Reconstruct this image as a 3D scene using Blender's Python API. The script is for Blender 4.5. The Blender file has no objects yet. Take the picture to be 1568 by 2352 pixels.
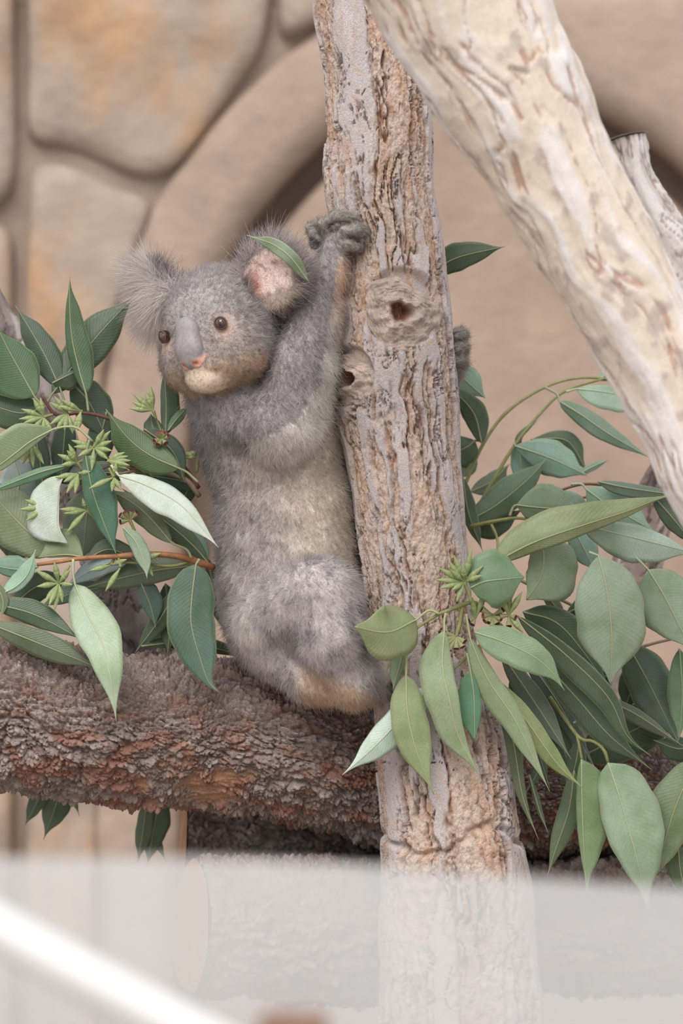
import bpy, math, random
import numpy as np
from mathutils import Vector, Matrix, Quaternion

random.seed(7)
rng = np.random.default_rng(11)
scene = bpy.context.scene
COL = scene.collection

# ------------------------------------------------------------------ camera, world, sun, exposure
S = 0.0006          # metres per photo pixel at the subject plane
D = 6.0             # camera to subject plane
GROUND = -1.6
cam_d = bpy.data.cameras.new('camera')
cam = bpy.data.objects.new('camera', cam_d)
COL.objects.link(cam)
cam.location = (0, -D, 0)
cam.rotation_euler = (math.pi / 2, 0, 0)
cam_d.sensor_fit = 'VERTICAL'
cam_d.sensor_height = 36
cam_d.lens = 36 * D / (2352 * S)
cam_d.clip_end = 100
cam_d.dof.use_dof = True
cam_d.dof.focus_distance = D - 0.06
cam_d.dof.aperture_fstop = 3.2
scene.camera = cam

world = bpy.data.worlds.new('world')
scene.world = world
world.use_nodes = True
wb = world.node_tree.nodes['Background']
wb.inputs[0].default_value = (0.975, 0.98, 1.0, 1)
wb.inputs[1].default_value = 0.78

sun_d = bpy.data.lights.new('sun_offscreen', 'SUN')
sun_d.energy = 2.0
sun_d.angle = math.radians(42)
sun_d.color = (1.0, 0.955, 0.9)
sun = bpy.data.objects.new('sun_offscreen', sun_d)
COL.objects.link(sun)
sun.rotation_euler = Vector((0.20, 0.85, -0.85)).to_track_quat('-Z', 'Y').to_euler()

scene.view_settings.view_transform = 'Standard'
scene.view_settings.look = 'None'
scene.view_settings.exposure = 0.42
scene.view_settings.gamma = 1.0
scene.view_settings.use_curve_mapping = False

# ------------------------------------------------------------------ helpers
def linK(c):
    a = np.asarray(c, dtype=float) / 255.0
    return np.where(a <= 0.04045, a / 12.92, ((a + 0.055) / 1.055) ** 2.4)
def lin(c): return linK(c) * 0.76

def P(px, py, d=0.0):
    """photo pixel + depth (in pixel units, + is away) -> world point"""
    k = (D + d * S) / D
    return Vector(((px - 784) * S * k, d * S, (1176 - py) * S * k))

def PA(a):
    """(n,3) array of px, py, depth -> world"""
    a = np.asarray(a, dtype=float)
    k = (D + a[:, 2] * S) / D
    return np.stack([(a[:, 0] - 784) * S * k, a[:, 2] * S, (1176 - a[:, 1]) * S * k], 1)

_perm = rng.permutation(512)
_grad = rng.normal(size=(512, 3)); _grad /= np.linalg.norm(_grad, axis=1)[:, None]
def perlin(p):
    p = np.asarray(p, dtype=np.float64)
    i = np.floor(p).astype(np.int64); f = p - i
    u = f * f * f * (f * (f * 6 - 15) + 10)
    out = np.zeros(len(p))
    for dx in (0, 1):
        hx = _perm[(i[:, 0] + dx) & 511]
        wx = u[:, 0] if dx else 1 - u[:, 0]
        for dy in (0, 1):
            hy = _perm[(hx + i[:, 1] + dy) & 511]
            wy = u[:, 1] if dy else 1 - u[:, 1]
            for dz in (0, 1):
                g = _grad[_perm[(hy + i[:, 2] + dz) & 511]]
                wz = u[:, 2] if dz else 1 - u[:, 2]
                o = f - np.array([dx, dy, dz])
                out += wx * wy * wz * (g[:, 0] * o[:, 0] + g[:, 1] * o[:, 1] + g[:, 2] * o[:, 2])
    return out * 1.6
def fbm(p, n=4, lac=2.03, gain=0.5):
    s = 0; a = 1.0
    for k in range(n):
        s = s + a * perlin(p * lac ** k + 17.3 * k); a *= gain
    return s
def sstep(a, b, x):
    t = np.clip((x - a) / (b - a), 0, 1)
    return t * t * (3 - 2 * t)
def worley(q):
    """2d cells -> (f1, f2, id in 0..1)"""
    i = np.floor(q).astype(np.int64)
    f1 = np.full(len(q), 9.0); f2 = f1.copy(); cid = np.zeros(len(q))
    for dx in (-1, 0, 1):
        for dy in (-1, 0, 1):
            c = i + np.array([dx, dy])
            h = _perm[(_perm[c[:, 0] & 511] + c[:, 1]) & 511]
            o = c + 0.5 + 0.42 * _grad[h][:, :2]
            d = np.hypot(q[:, 0] - o[:, 0], q[:, 1] - o[:, 1])
            m = d < f1
            f2 = np.where(m, f1, np.minimum(f2, d)); cid = np.where(m, h / 511.0, cid); f1 = np.where(m, d, f1)
    return f1, f2, cid

def catmull(pts, n):
    pts = np.asarray(pts, dtype=float)
    if len(pts) == 2:
        t = np.linspace(0, 1, n)[:, None]
        return pts[0] * (1 - t) + pts[1] * t
    seg = np.linalg.norm(np.diff(pts, axis=0), axis=1); cum = np.concatenate([[0], np.cumsum(seg)]); cum /= cum[-1]
    ext = np.vstack([2 * pts[0] - pts[1], pts, 2 * pts[-1] - pts[-2]])
    out = []
    for t in np.linspace(0, 1, n):
        k = min(np.searchsorted(cum, t, side='right') - 1, len(pts) - 2)
        u = (t - cum[k]) / (cum[k + 1] - cum[k])
        a, b, c, d = ext[k], ext[k + 1], ext[k + 2], ext[k + 3]
        out.append(0.5 * (2 * b + (c - a) * u + (2 * a - 5 * b + 4 * c - d) * u * u + (3 * b - a - 3 * c + d) * u ** 3))
    return np.array(out)

def link(name, me, mat=None, parent=None, root=False):
    o = bpy.data.objects.new(name, me)
    COL.objects.link(o)
    if mat is not None and me is not None:
        me.materials.append(mat)
    if parent is not None:
        o.parent = parent
        if parent.type == 'EMPTY':
            o.matrix_parent_inverse = Matrix.Translation(-Vector(parent.location))
    return o
def mesh(name, verts, faces, smooth=True, uv=None, col=None):
    me = bpy.data.meshes.new(name)
    verts = np.asarray(verts, dtype=np.float32)
    faces = np.asarray(faces)
    if faces.ndim == 2:
        nf, k = faces.shape
        me.vertices.add(len(verts)); me.vertices.foreach_set('co', verts.ravel())
        me.loops.add(nf * k); me.loops.foreach_set('vertex_index', faces.astype(np.int32).ravel())
        me.polygons.add(nf); me.polygons.foreach_set('loop_start', (np.arange(nf) * k).astype(np.int32))
        me.update(calc_edges=True)
    else:
        me.from_pydata([tuple(v) for v in verts.tolist()], [], [list(map(int, f)) for f in faces])
        me.update()
    if smooth:
        me.polygons.foreach_set('use_smooth', np.ones(len(me.polygons), dtype=bool))
    if uv is not None:
        l = me.uv_layers.new(name='uv')
        vi = np.zeros(len(me.loops), dtype=np.int32); me.loops.foreach_get('vertex_index', vi)
        l.data.foreach_set('uv', np.asarray(uv, dtype=np.float32)[vi].ravel())
    if col is not None:
        a = me.color_attributes.new('col', 'FLOAT_COLOR', 'POINT')
        c4 = np.ones((len(verts), 4), dtype=np.float32); c4[:, :3] = col
        a.data.foreach_set('color', c4.ravel())
    me.validate(clean_customdata=False)
    return me
def pyfaces(l):
    a = np.empty(len(l), dtype=object)
    for i, f in enumerate(l): a[i] = f
    return a
def thing(name, loc, label, cat, group=None):
    o = bpy.data.objects.new(name, None); COL.objects.link(o)
    o.location = loc; o.empty_display_size = 0.02
    tag(o, label, cat, group)
    return o
def tag(o, label, cat, group=None):
    o['label'] = label; o['category'] = cat
    if group: o['group'] = group
    return o

def grid_faces(nu, nv, wrap_u):
    """verts index = v*nu+u"""
    u = np.arange(nu if wrap_u else nu - 1); v = np.arange(nv - 1)
    U, V = np.meshgrid(u, v)
    U = U.ravel(); V = V.ravel(); U2 = (U + 1) % nu
    return np.stack([V * nu + U, V * nu + U2, (V + 1) * nu + U2, (V + 1) * nu + U], 1)

def frames(c):
    """parallel transport frame along centre line (n,3) -> tangent, a, b"""
    t = np.gradient(c, axis=0); t /= np.linalg.norm(t, axis=1)[:, None]
    a = np.zeros_like(c); ref = np.array([0, 1.0, 0])
    if abs(t[0] @ ref) > 0.9: ref = np.array([1.0, 0, 0])
    v = np.cross(t[0], ref); v /= np.linalg.norm(v); a[0] = v
    for i in range(1, len(c)):
        v = a[i - 1] - t[i] * (a[i - 1] @ t[i]); a[i] = v / np.linalg.norm(v)
    return t, a, np.cross(t, a)

def tube(ctr, rad, nu=8, cap=True):
    """world centre line, radii -> verts, faces(list)"""
    ctr = np.asarray(ctr, dtype=float); n = len(ctr); rad = np.broadcast_to(rad, (n,))
    t, a, b = frames(ctr)
    th = np.linspace(0, 2 * math.pi, nu, endpoint=False)
    v = ctr[:, None, :] + rad[:, None, None] * (np.cos(th)[None, :, None] * a[:, None, :] + np.sin(th)[None, :, None] * b[:, None, :])
    f = [list(x) for x in grid_faces(nu, n, True)]
    if cap:
        f.append(list(range(nu))[::-1]); f.append(list(range((n - 1) * nu, n * nu)))
    return v.reshape(-1, 3), f
def join(parts):
    vs, fs, o = [], [], 0
    for v, f in parts:
        vs.append(v); fs += [[i + o for i in x] for x in f]; o += len(v)
    return np.vstack(vs), pyfaces(fs)

# ------------------------------------------------------------------ materials
def newmat(name):
    m = bpy.data.materials.new(name); m.use_nodes = True
    nt = m.node_tree
    return m, nt, nt.nodes['Principled BSDF']
def N(nt, typ, **kw):
    n = nt.nodes.new(typ)
    for k, v in kw.items():
        if k.startswith('i_'):
            key = k[2:]
            n.inputs[int(key) if key.isdigit() else key].default_value = v
        else: setattr(n, k, v)
    return n
def rgba(c): return tuple(float(x) for x in lin(c)) + (1.0,)
def rgbaK(c): return tuple(float(x) for x in linK(c)) + (1.0,)
def mixrgb(nt, fac, a, b, typ='MIX'):
    n = nt.nodes.new('ShaderNodeMix'); n.data_type = 'RGBA'; n.blend_type = typ
    for sock, v in ((n.inputs[0], fac), (n.inputs[6], a), (n.inputs[7], b)):
        if hasattr(v, 'is_output') or isinstance(v, bpy.types.NodeSocket): nt.links.new(v, sock)
        else: sock.default_value = v
    return n.outputs[2]
def ramp(nt, fac, stops):
    n = nt.nodes.new('ShaderNodeValToRGB'); nt.links.new(fac, n.inputs[0])
    e = n.color_ramp.elements
    while len(e) < len(stops): e.new(0.5)
    for k, (p, c) in enumerate(stops):
        e[k].position = p; e[k].color = c if len(c) == 4 else rgba(c)
    return n.outputs[0]
def noise(nt, scale, detail=4, vec=None, rough=0.55):
    n = N(nt, 'ShaderNodeTexNoise'); n.inputs['Scale'].default_value = scale
    n.inputs['Detail'].default_value = detail; n.inputs['Roughness'].default_value = rough
    if vec is not None: nt.links.new(vec, n.inputs['Vector'])
    return n.outputs[0]
def bump(nt, height, strength, dist, bsdf):
    b = N(nt, 'ShaderNodeBump'); b.inputs['Strength'].default_value = strength; b.inputs['Distance'].default_value = dist
    nt.links.new(height, b.inputs['Height']); nt.links.new(b.outputs[0], bsdf.inputs['Normal'])

def bark_mat(name, speck=0.35, rough=0.85, scale=900, bumpd=0.0015):
    m, nt, b = newmat(name)
    at = N(nt, 'ShaderNodeAttribute', attribute_name='col')
    tc = N(nt, 'ShaderNodeTexCoord')
    n1 = noise(nt, scale, 6, tc.outputs['Object'], 0.7)
    f = ramp(nt, n1, [(0.32, (1 - speck, 1 - speck, 1 - speck, 1)), (0.68, (1 + speck * 0.55,) * 3 + (1,))])
    nt.links.new(mixrgb(nt, 1.0, at.outputs['Color'], f, 'MULTIPLY'), b.inputs['Base Color'])
    b.inputs['Roughness'].default_value = rough
    b.inputs['Specular IOR Level'].default_value = 0.25
    n2 = noise(nt, scale * 0.6, 8, tc.outputs['Object'], 0.7)
    bump(nt, n2, 0.8, bumpd, b)
    return m
M_TRUNK = bark_mat('pale_trunk_bark', 0.38, 0.85, 620, 0.003)
M_LOG = bark_mat('rough_log_bark', 0.45, 0.9, 520, 0.003)
M_LIMB = bark_mat('weathered_limb', 0.12, 0.8, 300, 0.001)

def leaf_material():
    m, nt, b = newmat('eucalyptus_leaf')
    oi = N(nt, 'ShaderNodeObjectInfo')
    uv = N(nt, 'ShaderNodeUVMap', uv_map='uv')
    sp = N(nt, 'ShaderNodeSeparateXYZ'); nt.links.new(uv.outputs[0], sp.inputs[0])
    tc = N(nt, 'ShaderNodeTexCoord')
    big = noise(nt, 22, 2, tc.outputs['Object'])
    tint = ramp(nt, big, [(0.3, (0.74, 0.82, 0.70, 1)), (0.5, (1, 1, 1, 1)), (0.72, (1.12, 1.14, 1.22, 1))])
    c = mixrgb(nt, 1.0, oi.outputs['Color'], tint, 'MULTIPLY')
    # fine side veins slanting away from the midrib
    ab = N(nt, 'ShaderNodeMath', operation='ABSOLUTE'); nt.links.new(sp.outputs[0], ab.inputs[0])
    ma = N(nt, 'ShaderNodeMath', operation='MULTIPLY_ADD'); nt.links.new(ab.outputs[0], ma.inputs[0]); ma.inputs[1].default_value = -0.16
    nt.links.new(sp.outputs[1], ma.inputs[2])
    sn = N(nt, 'ShaderNodeMath', operation='SINE')
    mu = N(nt, 'ShaderNodeMath', operation='MULTIPLY'); nt.links.new(ma.outputs[0], mu.inputs[0]); mu.inputs[1].default_value = 190.0
    nt.links.new(mu.outputs[0], sn.inputs[0])
    vein = ramp(nt, sn.outputs[0], [(0.86, (0, 0, 0, 1)), (1.0, (0.16, 0.16, 0.16, 1))])
    c = mixrgb(nt, vein, c, rgba((176, 190, 150)))
    sp2 = noise(nt, 420, 3, tc.outputs['Object'])
    speck = ramp(nt, sp2, [(0.35, (0.9, 0.9, 0.9, 1)), (0.65, (1.05, 1.05, 1.05, 1))])
    c = mixrgb(nt, 1.0, c, speck, 'MULTIPLY')
    edge = ramp(nt, ab.outputs[0], [(0.90, (0, 0, 0, 1)), (0.975, (0.42, 0.42, 0.42, 1))])
    c = mixrgb(nt, edge, c, rgba((190, 190, 150)))
    nt.links.new(c, b.inputs['Base Color'])
    b.inputs['Roughness'].default_value = 0.42
    b.inputs['Specular IOR Level'].default_value = 0.45
    tr = N(nt, 'ShaderNodeBsdfTranslucent'); nt.links.new(c, tr.inputs[0])
    mx = N(nt, 'ShaderNodeMixShader'); mx.inputs[0].default_value = 0.16
    nt.links.new(b.outputs[0], mx.inputs[1]); nt.links.new(tr.outputs[0], mx.inputs[2])
    nt.links.new(mx.outputs[0], nt.nodes['Material Output'].inputs[0])
    bump(nt, sn.outputs[0], 0.12, 0.0006, b)
    return m
M_LEAF = leaf_material()

def plain(name, c, rough=0.5, spec=0.4, var=0.12, scale=60, bumpd=0.0):
    m, nt, b = newmat(name)
    tc = N(nt, 'ShaderNodeTexCoord')
    n1 = noise(nt, scale, 4, tc.outputs['Object'])
    f = ramp(nt, n1, [(0.3, (1 - var,) * 3 + (1,)), (0.7, (1 + var,) * 3 + (1,))])
    nt.links.new(mixrgb(nt, 1.0, rgba(c), f, 'MULTIPLY'), b.inputs['Base Color'])
    b.inputs['Roughness'].default_value = rough; b.inputs['Specular IOR Level'].default_value = spec
    if bumpd: bump(nt, noise(nt, scale * 4, 6, tc.outputs['Object']), 0.6, bumpd, b)
    return m
M_RIB = plain('leaf_midrib', (202, 200, 152), 0.5)
_n = M_RIB.node_tree; _oi = N(_n, 'ShaderNodeObjectInfo')
_n.links.new(mixrgb(_n, 1.0, _oi.outputs['Color'], (1, 1, 1, 1), 'MULTIPLY'), _n.nodes['Principled BSDF'].inputs['Base Color'])
M_STEM_G = plain('green_twig', (150, 152, 98), 0.55, var=0.2, scale=90)
M_STEM_O = plain('orange_twig', (176, 122, 84), 0.55, var=0.25, scale=90)
M_STEM_R = plain('red_brown_twig', (116, 78, 68), 0.5, var=0.2, scale=90)
M_STEM_B = plain('grey_brown_twig', (150, 132, 112), 0.7, var=0.2, scale=90)
M_BUD = plain('flower_bud', (158, 172, 118), 0.45, var=0.18, scale=140)
M_CUP = plain('seed_cup', (162, 164, 118), 0.5, var=0.18, scale=140)
M_CUPIN = plain('seed_cup_mouth', (128, 78, 66), 0.7, var=0.2, scale=200)

# ------------------------------------------------------------------ the setting: ground and wall
def ground():
    v = [(-14, -14, GROUND), (14, -14, GROUND), (14, 6, GROUND), (-14, 6, GROUND)]
    o = link('floor', mesh('floor', v, [[0, 1, 2, 3]], False), plain('pale_concrete_floor', (172, 160, 148), 0.9, 0.2, 0.15, 6))
    o['kind'] = 'structure'
ground()

WD = 3333           # wall depth in pixel units (2.0 m behind the subject)
KW = (D + WD * S) / D
def stucco(name, c, c2, amount, scale=5.0):
    m, nt, b = newmat(name)
    tc = N(nt, 'ShaderNodeTexCoord')
    mp = N(nt, 'ShaderNodeMapping'); mp.inputs['Scale'].default_value = (1.0, 1.0, 0.55); mp.inputs['Rotation'].default_value = (0, 0.5, 0)
    nt.links.new(tc.outputs['Object'], mp.inputs[0])
    n1 = noise(nt, scale, 5, mp.outputs[0], 0.6)
    f = ramp(nt, n1, [(0.50, (0, 0, 0, 1)), (0.66, (amount,) * 3 + (1,))])
    n2 = noise(nt, scale * 2.6, 4, tc.outputs['Object'])
    v = ramp(nt, n2, [(0.3, (0.86, 0.86, 0.87, 1)), (0.7, (1.1, 1.1, 1.09, 1))])
    cc = mixrgb(nt, 1.0, mixrgb(nt, f, rgba(c), rgba(c2)), v, 'MULTIPLY')
    nt.links.new(cc, b.inputs['Base Color']); b.inputs['Roughness'].default_value = 0.9; b.inputs['Specular IOR Level'].default_value = 0.15
    bump(nt, noise(nt, 40, 6, tc.outputs['Object']), 0.5, 0.01, b)
    return m
M_STONE = stucco('moulded_rock_stone', (190, 172, 158), (204, 164, 126), 0.8, 5.5)
M_MORTAR = stucco('wall_mortar', (180, 161, 147), (176, 156, 141), 0.4)
M_BAND = stucco('arch_plaster', (190, 168, 153), (188, 164, 147), 0.4)
M_NICHE = stucco('niche_plaster', (188, 165, 149), (186, 162, 145), 0.4, 3.0)

def wall():
    # recess (the plain wall inside the arch) and mortar bed behind the stones
    z0, z1 = GROUND, 2.6
    rec = 0.20
    y = WD * S
    v = [(-5, y + rec, z0), (5, y + rec, z0), (5, y + rec, z1), (-5, y + rec, z1)]
    w = link('wall_back', mesh('wall_back', v, [[0, 1, 2, 3]], False), M_NICHE); w['kind'] = 'structure'
    # arch line in photo pixels
    arch = catmull([(374, 3168), (380, 2400), (388, 1900), (396, 1300), (412, 960), (442, 740), (505, 575), (610, 425), (760, 275),
                    (900, 190), (1060, 150), (1220, 165), (1370, 225), (1560, 345), (1740, 560), (1850, 900), (1885, 1500), (1890, 3168)], 260)
    aw = np.array([[(p[0] - 784) * S * KW, (1176 - p[1]) * S * KW] for p in arch])
    aw[:, 1] = np.maximum(aw[:, 1], GROUND)
    t = np.gradient(aw, axis=0); t /= np.linalg.norm(t, axis=1)[:, None] + 1e-9
    nrm = np.stack([-t[:, 1], t[:, 0]], 1)        # pointing outwards (left of travel going up)
    # sweep: back foot of the lip -> rounded lip -> flat band
    prof = [(0.0, rec + 0.01), (0.0, rec - 0.02), (-0.022, 0.12), (-0.016, 0.07)]
    for a in np.linspace(0, math.pi / 2, 7):
        prof.append((-0.016 + 0.062 * (1 - math.cos(a)), 0.06 - 0.06 * math.sin(a)))
    prof += [(0.09, 0.0), (0.125, 0.0), (0.140, 0.008), (0.147, 0.022), (0.148, 0.05)]
    nv = len(aw); nu = len(prof)
    vs = np.zeros((nv, nu, 3))
    for j, (o, dd) in enumerate(prof):
        wide = np.where(o > 0.10, 1 + 6.5 * sstep(0.50, 0.62, np.arange(nv) / nv), 1.0); oo = 0.09 + (o - 0.09) * wide if o > 0.10 else o
        vs[:, j, 0] = aw[:, 0] + nrm[:, 0] * oo; vs[:, j, 2] = aw[:, 1] + nrm[:, 1] * oo; vs[:, j, 1] = y + dd
    # plain panel inside the arch, parted from the band by a deep channel
    prof3 = [(-0.068, rec), (-0.068, 0.085), (-0.074, 0.07), (-0.09, 0.062), (-0.11, 0.06)]
    vp = np.zeros((nv, len(prof3), 3))
    for j, (oo, dd) in enumerate(prof3):
        vp[:, j, 0] = aw[:, 0] + nrm[:, 0] * oo; vp[:, j, 2] = np.maximum(aw[:, 1] + nrm[:, 1] * oo, GROUND); vp[:, j, 1] = y + dd
    fp = [list(q) for q in grid_faces(len(prof3), nv, False)] 
    np3 = len(prof3); cz = ((1130 - 784) * S * KW, y + 0.06, (1176 - 1500) * S * KW)
    fp += [[i * np3 + np3 - 1, (i + 1) * np3 + np3 - 1, nv * np3] for i in range(nv - 1)] + [[(nv - 1) * np3 + np3 - 1, np3 - 1, nv * np3]]
    npn = link('niche_panel', mesh('niche_panel', np.vstack([vp.reshape(-1, 3), [cz]]), pyfaces(fp)), M_NICHE, w)
    for pl in npn.data.polygons: pl.use_smooth = False
    o = link('arch_band', mesh('arch_band', vs.reshape(-1, 3), grid_faces(nu, nv, False)), M_BAND, w)
    # second thin moulding inside the arch on its far shoulder
    prof2 = [(-0.110, 0.07), (-0.108, 0.045), (-0.098, 0.035), (-0.088, 0.045), (-0.086, 0.07)]
    vs = np.zeros((nv, len(prof2), 3))
    for j, (oo, dd) in enumerate(prof2):
        vs[:, j, 0] = aw[:, 0] + nrm[:, 0] * oo; vs[:, j, 2] = aw[:, 1] + nrm[:, 1] * oo; vs[:, j, 1] = y + dd
    k0 = int(nv * 0.55)
    link('arch_moulding', mesh('arch_moulding', vs[k0:].reshape(-1, 3), grid_faces(len(prof2), nv - k0, False)), M_NICHE, w)
    # mortar bed outside the arch, stepping around it
    out = np.stack([aw[:, 0] + nrm[:, 0] * 0.12, np.full(nv, y + 0.036), aw[:, 1] + nrm[:, 1] * 0.12], 1)
    far = np.stack([np.where(out[:, 0] < 0.16, -5.0, 5.0), np.full(nv, y + 0.036), np.linspace(0, 1, nv)], 1)
    far[:, 2] = out[:, 2]
    apex = int(np.argmax(out[:, 2]))
    bed = [out[i] for i in range(nv)]; fs = []
    base = nv; bed += [far[i] for i in range(nv)]
    for i in range(nv - 1):
        if i == apex or i + 1 == apex: continue
        fs.append([i, i + 1, base + i + 1, base + i])
    m0 = len(bed); za = out[apex, 2] - 0.06
    bed += [(-5, y + 0.040, za), (5, y + 0.040, za), (5, y + 0.040, 2.6), (-5, y + 0.040, 2.6)]
    fs.append([m0, m0 + 1, m0 + 2, m0 + 3])
    link('mortar_bed', mesh('mortar_bed', np.array(bed), pyfaces(fs), False), M_MORTAR, w)
    # moulded stones, each with its own outline in photo pixels
    stones = [
        [(57, -260), (640, -260), (622, 20), (612, 100), (540, 205), (470, 305), (412, 385), (370, 412), (300, 405), (240, 372), (190, 342), (120, 330), (60, 335)],
        [(655, -260), (980, -260), (960, 10), (850, 20), (735, 48), (650, 96), (636, 60)],
        [(-320, -260), (37, -260), (35, 120), (39, 330), (33, 440), (0, 480), (-120, 490), (-320, 470)],
        [(-320, 505), (-100, 512), (10, 506), (32, 540), (30, 900), (34, 1150), (-100, 1160), (-320, 1150)],
        [(66, 372), (130, 365), (200, 392), (262, 428), (350, 448), (352, 480), (312, 568), (270, 700), (238, 860), (228, 1180), (150, 1190), (62, 1180), (58, 800)],
        [(-320, 1175), (20, 1170), (34, 1200), (30, 1900), (30, 2500), (-320, 2500)],
        [(62, 1205), (150, 1205), (226, 1200), (224, 1700), (226, 2500), (60, 2500), (58, 1800)],
        [(1000, -260), (1290, -260), (1250, -60), (1180, -40), (1000, -30)],
    ]
    for k, poly in enumerate(stones):
        poly = np.array(poly, dtype=float)
        # resample outline
        cl = np.vstack([poly, poly[:1]]); seg = np.linalg.norm(np.diff(cl, axis=0), axis=1); cum = np.concatenate([[0], np.cumsum(seg)])
        n = 72; tt = np.linspace(0, cum[-1], n, endpoint=False)
        ol = np.stack([np.interp(tt, cum, cl[:, 0]), np.interp(tt, cum, cl[:, 1])], 1)
        for _ in range(2): ol = (np.roll(ol, 1, 0) + 2 * ol + np.roll(ol, -1, 0)) / 4
        c = ol.mean(0)
        rings = []
        for f, dd in ((1.0, 0.055), (0.992, 0.02), (0.972, 0.0), (0.94, -0.012), (0.85, -0.02), (0.7, -0.024), (0.5, -0.026), (0.28, -0.026), (0.08, -0.026)):
            q = c + (ol - c) * f
            ww = np.stack([(q[:, 0] - 784) * S * KW, np.full(n, y + dd), (1176 - q[:, 1]) * S * KW], 1)
            if dd < 0.01:
                ww[:, 1] += 0.022 * fbm(ww * 5 + k * 3.1, 3)
            ww[:, 2] = np.maximum(ww[:, 2], GROUND)
            rings.append(ww)
        v = np.vstack(rings + [np.mean(rings[-1], 0)[None]])
        nr = len(rings)
        fs = [list(x) for x in grid_faces(n, nr, True)]
        ci = len(v) - 1
        for i in range(n): fs.append([(nr - 1) * n + i, (nr - 1) * n + (i + 1) % n, ci])
        link('stone', mesh('stone', v, pyfaces(fs)), M_STONE, w)
wall()

# ------------------------------------------------------------------ wood: trunk, logs, limbs
def wood(ctr_px, rad_px, nu, nv, disp, endcaps=True):
    """ctr_px: list of (px,py,depth); rad in px; disp(p_world, theta, arc, base_radius)->(displacement m, colour)"""
    c = catmull([list(a) + [r] for a, r in zip(ctr_px, rad_px)], nv)
    w = PA(c[:, :3]); r = c[:, 3] * S * (D + c[:, 2] * S) / D
    t, a, b = frames(w)
    th = np.linspace(0, 2 * math.pi, nu, endpoint=False)
    dirs = np.cos(th)[None, :, None] * a[:, None, :] + np.sin(th)[None, :, None] * b[:, None, :]
    base = w[:, None, :] + r[:, None, None] * dirs
    arc = np.concatenate([[0], np.cumsum(np.linalg.norm(np.diff(w, axis=0), axis=1))])
    ARC = np.broadcast_to(arc[:, None], (nv, nu)).ravel(); TH = np.broadcast_to(th[None], (nv, nu)).ravel()
    R = np.broadcast_to(r[:, None], (nv, nu)).ravel()
    bp = base.reshape(-1, 3)
    d, col = disp(bp, TH, ARC, R)
    v = bp + dirs.reshape(-1, 3) * d[:, None]
    f = grid_faces(nu, nv, True)
    return v, f, col, (w, r, t)
def cyl_coords(TH, ARC, R):
    rm = R.mean()
    return np.cos(TH) * rm, np.sin(TH) * rm, ARC
def lerp_col(base, c, m):
    return base * (1 - m[:, None]) + np.asarray(c)[None] * m[:, None]

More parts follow.
